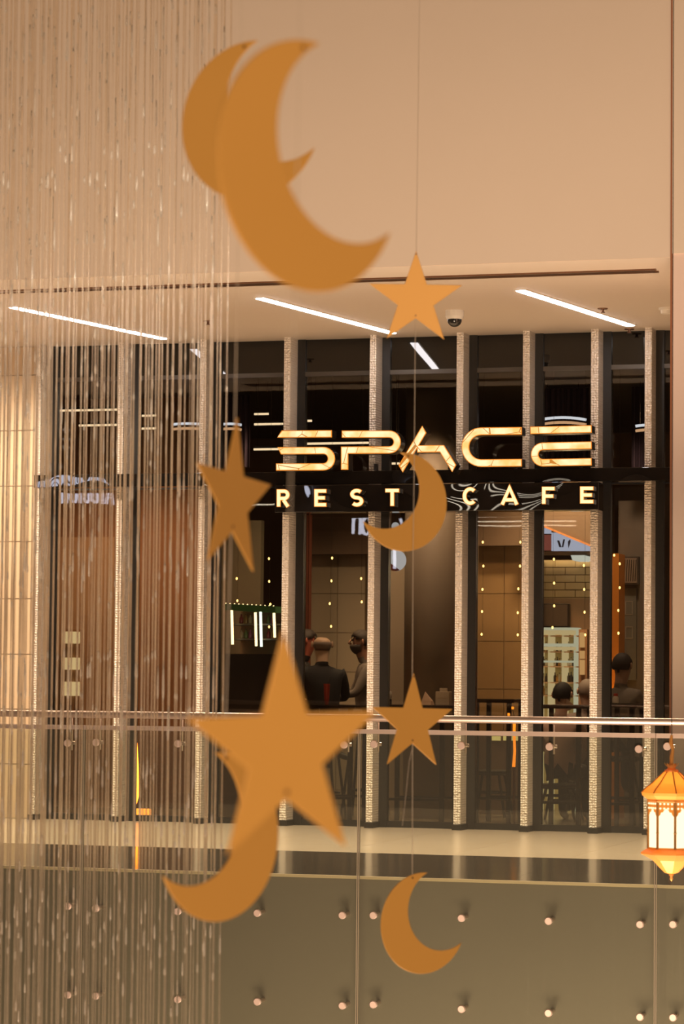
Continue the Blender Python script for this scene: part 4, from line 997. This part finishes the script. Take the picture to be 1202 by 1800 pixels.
person('bald person in a black jacket sitting at the tall table', 566, 1113, 1.55, -25, (.008,.007,.007), (.46,.30,.19), (.16,.11,.08), bald=True)
person('bearded person in a grey hoodie looking left in the fourth window', 634, 1109, 2.3, 250, (.15,.12,.095), (.30,.14,.08), (.035,.022,.014), beard=True)
person('black haired person with head low behind the folded napkin', 989, 1201, 2.0, 10, (.45,.30,.24), (.45,.28,.2), (.006,.005,.004))
person('grey haired person beside the fin in the seventh window', 1032, 1196, 3.2, -20, (.10,.07,.06), (.33,.2,.15), (.17,.13,.11))
person('dark haired person in a grey top below the tall poster', 1094, 1150, 1.7, 15, (.15,.125,.10), (.3,.18,.12), (.02,.014,.010))
# low stools further in
for x, y_, d, lab in [(862,1370,2.4,'low dark stool under the empty tall table'), (770,1385,2.4,'low dark stool in the fifth window')]:
    p = IN(x, y_, d); stool(p.x, p.y, .46, lab)

# things on the tables
M['paper'] = pbr('cream_paper', (.66, .54, .40), .7)
def onT(px, T, dy=-.12):
    p = hY(px, 1230, T[1]+dy); return p.x, T[1]+dy, T[2]
x, y, z = onT(779.5, T5); s = .0052
t = thing('napkin_box', 'cream napkin box with a raised slot on the tall table', 'napkin box', (x, y, z))
part('box', lambda b: b.box((x-12.5*s, y-.05, z), (x+12.5*s, y+.05, z+24*s)), M['paper'], t, bevel=.004)
part('slot_top', lambda b: b.box((x-6.5*s, y-.02, z+24*s), (x+6.5*s, y+.02, z+30*s)), M['paper'], t, bevel=.003)
part('line', lambda b: b.box((x-9*s, y-.052, z+12*s), (x+9*s, y-.0505, z+12.6*s)), M['woodl'], t)
x, y, z = onT(751, T5, -.1)
mb = MB(); B4 = [Vector((x+a*s, y+b, z+c*s)) for a, b, c in [(-10,-.05,0),(10,-.06,0),(11,.04,0),(-9,.05,0)]]; ap = Vector((x-4*s, y, z+24*s)); mid = [Vector((x+a*s, y+b, z+c*s)) for a, b, c in [(-8,-.035,9),(9,-.045,7),(9,.03,7),(-7,.035,9)]]
mb.add(B4 + mid + [ap], [(3,2,1,0),(0,1,5,4),(1,2,6,5),(2,3,7,6),(3,0,4,7),(4,5,8),(5,6,8),(6,7,8),(7,4,8)])
build('folded_napkin', mb, pbr('napkin_peach', (.68, .45, .30), .8), loc=(x, y, z), label='peaked cream cloth napkin standing left of the napkin box', cat='napkin')
x, y, z = onT(685, T5); t = thing('salt_shaker', 'small white shaker with black foot on the tall table', 'shaker', (x, y, z))
part('foot', lambda b: b.lathe((x, y, z), [(.02,0),(.018,.05)], 14), M['tableleg'], t); part('body', lambda b: b.lathe((x, y, z), [(.017,.05),(.022,.07),(.02,.115),(.008,.125)], 14), M['white'], t, smooth=True)
x, y, z = onT(574, T4); t = thing('red_cup', 'tall red cup with a straw in front of the black jacket', 'cup', (x, y, z))
part('cup', lambda b: b.lathe((x, y, z), [(.020,0),(.024,.06),(.031,.19),(.033,.195)], 18), pbr('cup_red', (.38, .035, .015), .35), t, smooth=True); part('straw', lambda b: b.tube([(x+.005, y, z+.19), (x+.03, y, z+.26)], .004, 6), M['transom'], t)
x, y, z = onT(999, T7, -.29); mb = MB()
pts = [(983,1239.5),(995,1240.5),(996,1232.5),(1012.5,1246.5),(998,1253.5),(992,1245)]
mb.prism([Vector((hY(a, b, y).x, y, z + (1243-b)*.0052)) for a, b in pts], (0, -.008, 0)); 
build('folded_napkin', mb, pbr('napkin_pink', (.60, .42, .32), .8), loc=(x, y, z), label='star shaped folded pale napkin at the table edge in the seventh window', cat='napkin')
x, y, z = onT(1082, T8); t = thing('sauce_bottle', 'clear sauce bottle with a red cap on the tall table', 'bottle', (x, y, z-.0))
part('body', lambda b: b.lathe((x, y, z), [(.028,0),(.030,.01),(.028,.05),(.02,.065)], 16), M['white'], t, smooth=True); part('cap', lambda b: b.lathe((x, y, z), [(.021,.065),(.021,.085),(.017,.09)], 14), pbr('cap_red', (.4, .05, .03), .4), t)
# mirrored orange streak built as a standing tube, and the two lit shelf edges
M['otube'] = emit('orange_streak_dim', (1.0, .28, .02), 2.2)
c = IN(903, 1440, .5); t = thing('reflection_tube_orange', 'slim orange reflection built as a standing tube in the sixth window', 'lamp', (c.x, c.y, 0))
zz = lambda y: IN(903, y, .5).z
part('tube', lambda b: b.tube([(c.x-.004, c.y, zz(1348)), (c.x+.004, c.y, zz(1320)), (c.x-.002, c.y, zz(1290)), (c.x, c.y, zz(1262))], [.015,.013,.013,.014], 10), M['otube'], t)
part('pole', lambda b: b.tube([(c.x, c.y, .02), (c.x, c.y, zz(1348))], .012, 8), pbr('pole_orange', (.25, .07, .01), .4), t)
part('base', lambda b: b.lathe((c.x, c.y, 0), [(.09,0),(.09,.012),(.02,.02)], 20), M['frame'], t)
for x_, y_ in ((901,1244.5),(894,1256)): part('bulb', lambda b: b.tube([(IN(x_,y_,.5).x, c.y, zz(y_)-.012), (IN(x_,y_,.5).x, c.y, zz(y_)+.012)], .012, 10), M['otube'], t)
part('arm', lambda b: b.tube([(c.x, c.y, zz(1262)), (IN(901,1246,.5).x, c.y, zz(1247)), (IN(894,1256,.5).x, c.y, zz(1257))], .004, 6), M['frame'], t)
M['yel'] = emit('shelf_edge_light', (1.0, .80, .30), .95)
c = IN(890, 1300, 2.9); t = thing('service_counter', 'low service counter with two lit yellow edges in the sixth window', 'counter', (c.x, c.y, 0))
part('body', lambda b: b.box((IN(836,1300,2.9).x, c.y, 0), (IN(930,1300,2.9).x, c.y+.4, IN(890,1292,2.9).z)), M['cbrown'], t)
for x0, x1 in ((865,880),(885,918)):
    a, b2 = IN(x0, 1301.5, 2.9), IN(x1, 1294, 2.9); part('light_strip', lambda b: b.box((a.x, c.y-.02, a.z), (b2.x, c.y, b2.z)), M['yel'], t)

# unseen lights added to brighten the cafe interior
p = IN(1000, 1012, 3.5); point('brick_wall_fill', (p.x, p.y, p.z), 9, (1, .78, .45), .06)  # point added below the bulkhead to brighten the brick wall
for x_, d, pw, col in [(130,1.3,26,(1,.60,.34)), (280,1.3,22,(1,.58,.32)), (460,2.2,8,(1,.75,.5)), (595,2.2,45,(1,.74,.46)), (740,1.0,34,(1,.74,.50)), (880,2.6,26,(1,.66,.34)), (1000,3.2,70,(1,.78,.48)), (1110,1.8,24,(1,.72,.5))]:
    p = IN(x_, 1000, d); spot('cafe_fill_spot', (p.x, YS+d, zci-.15), (p.x-.15, YS+d+1.0, .6), pw*6, col, 95, .9, .08)
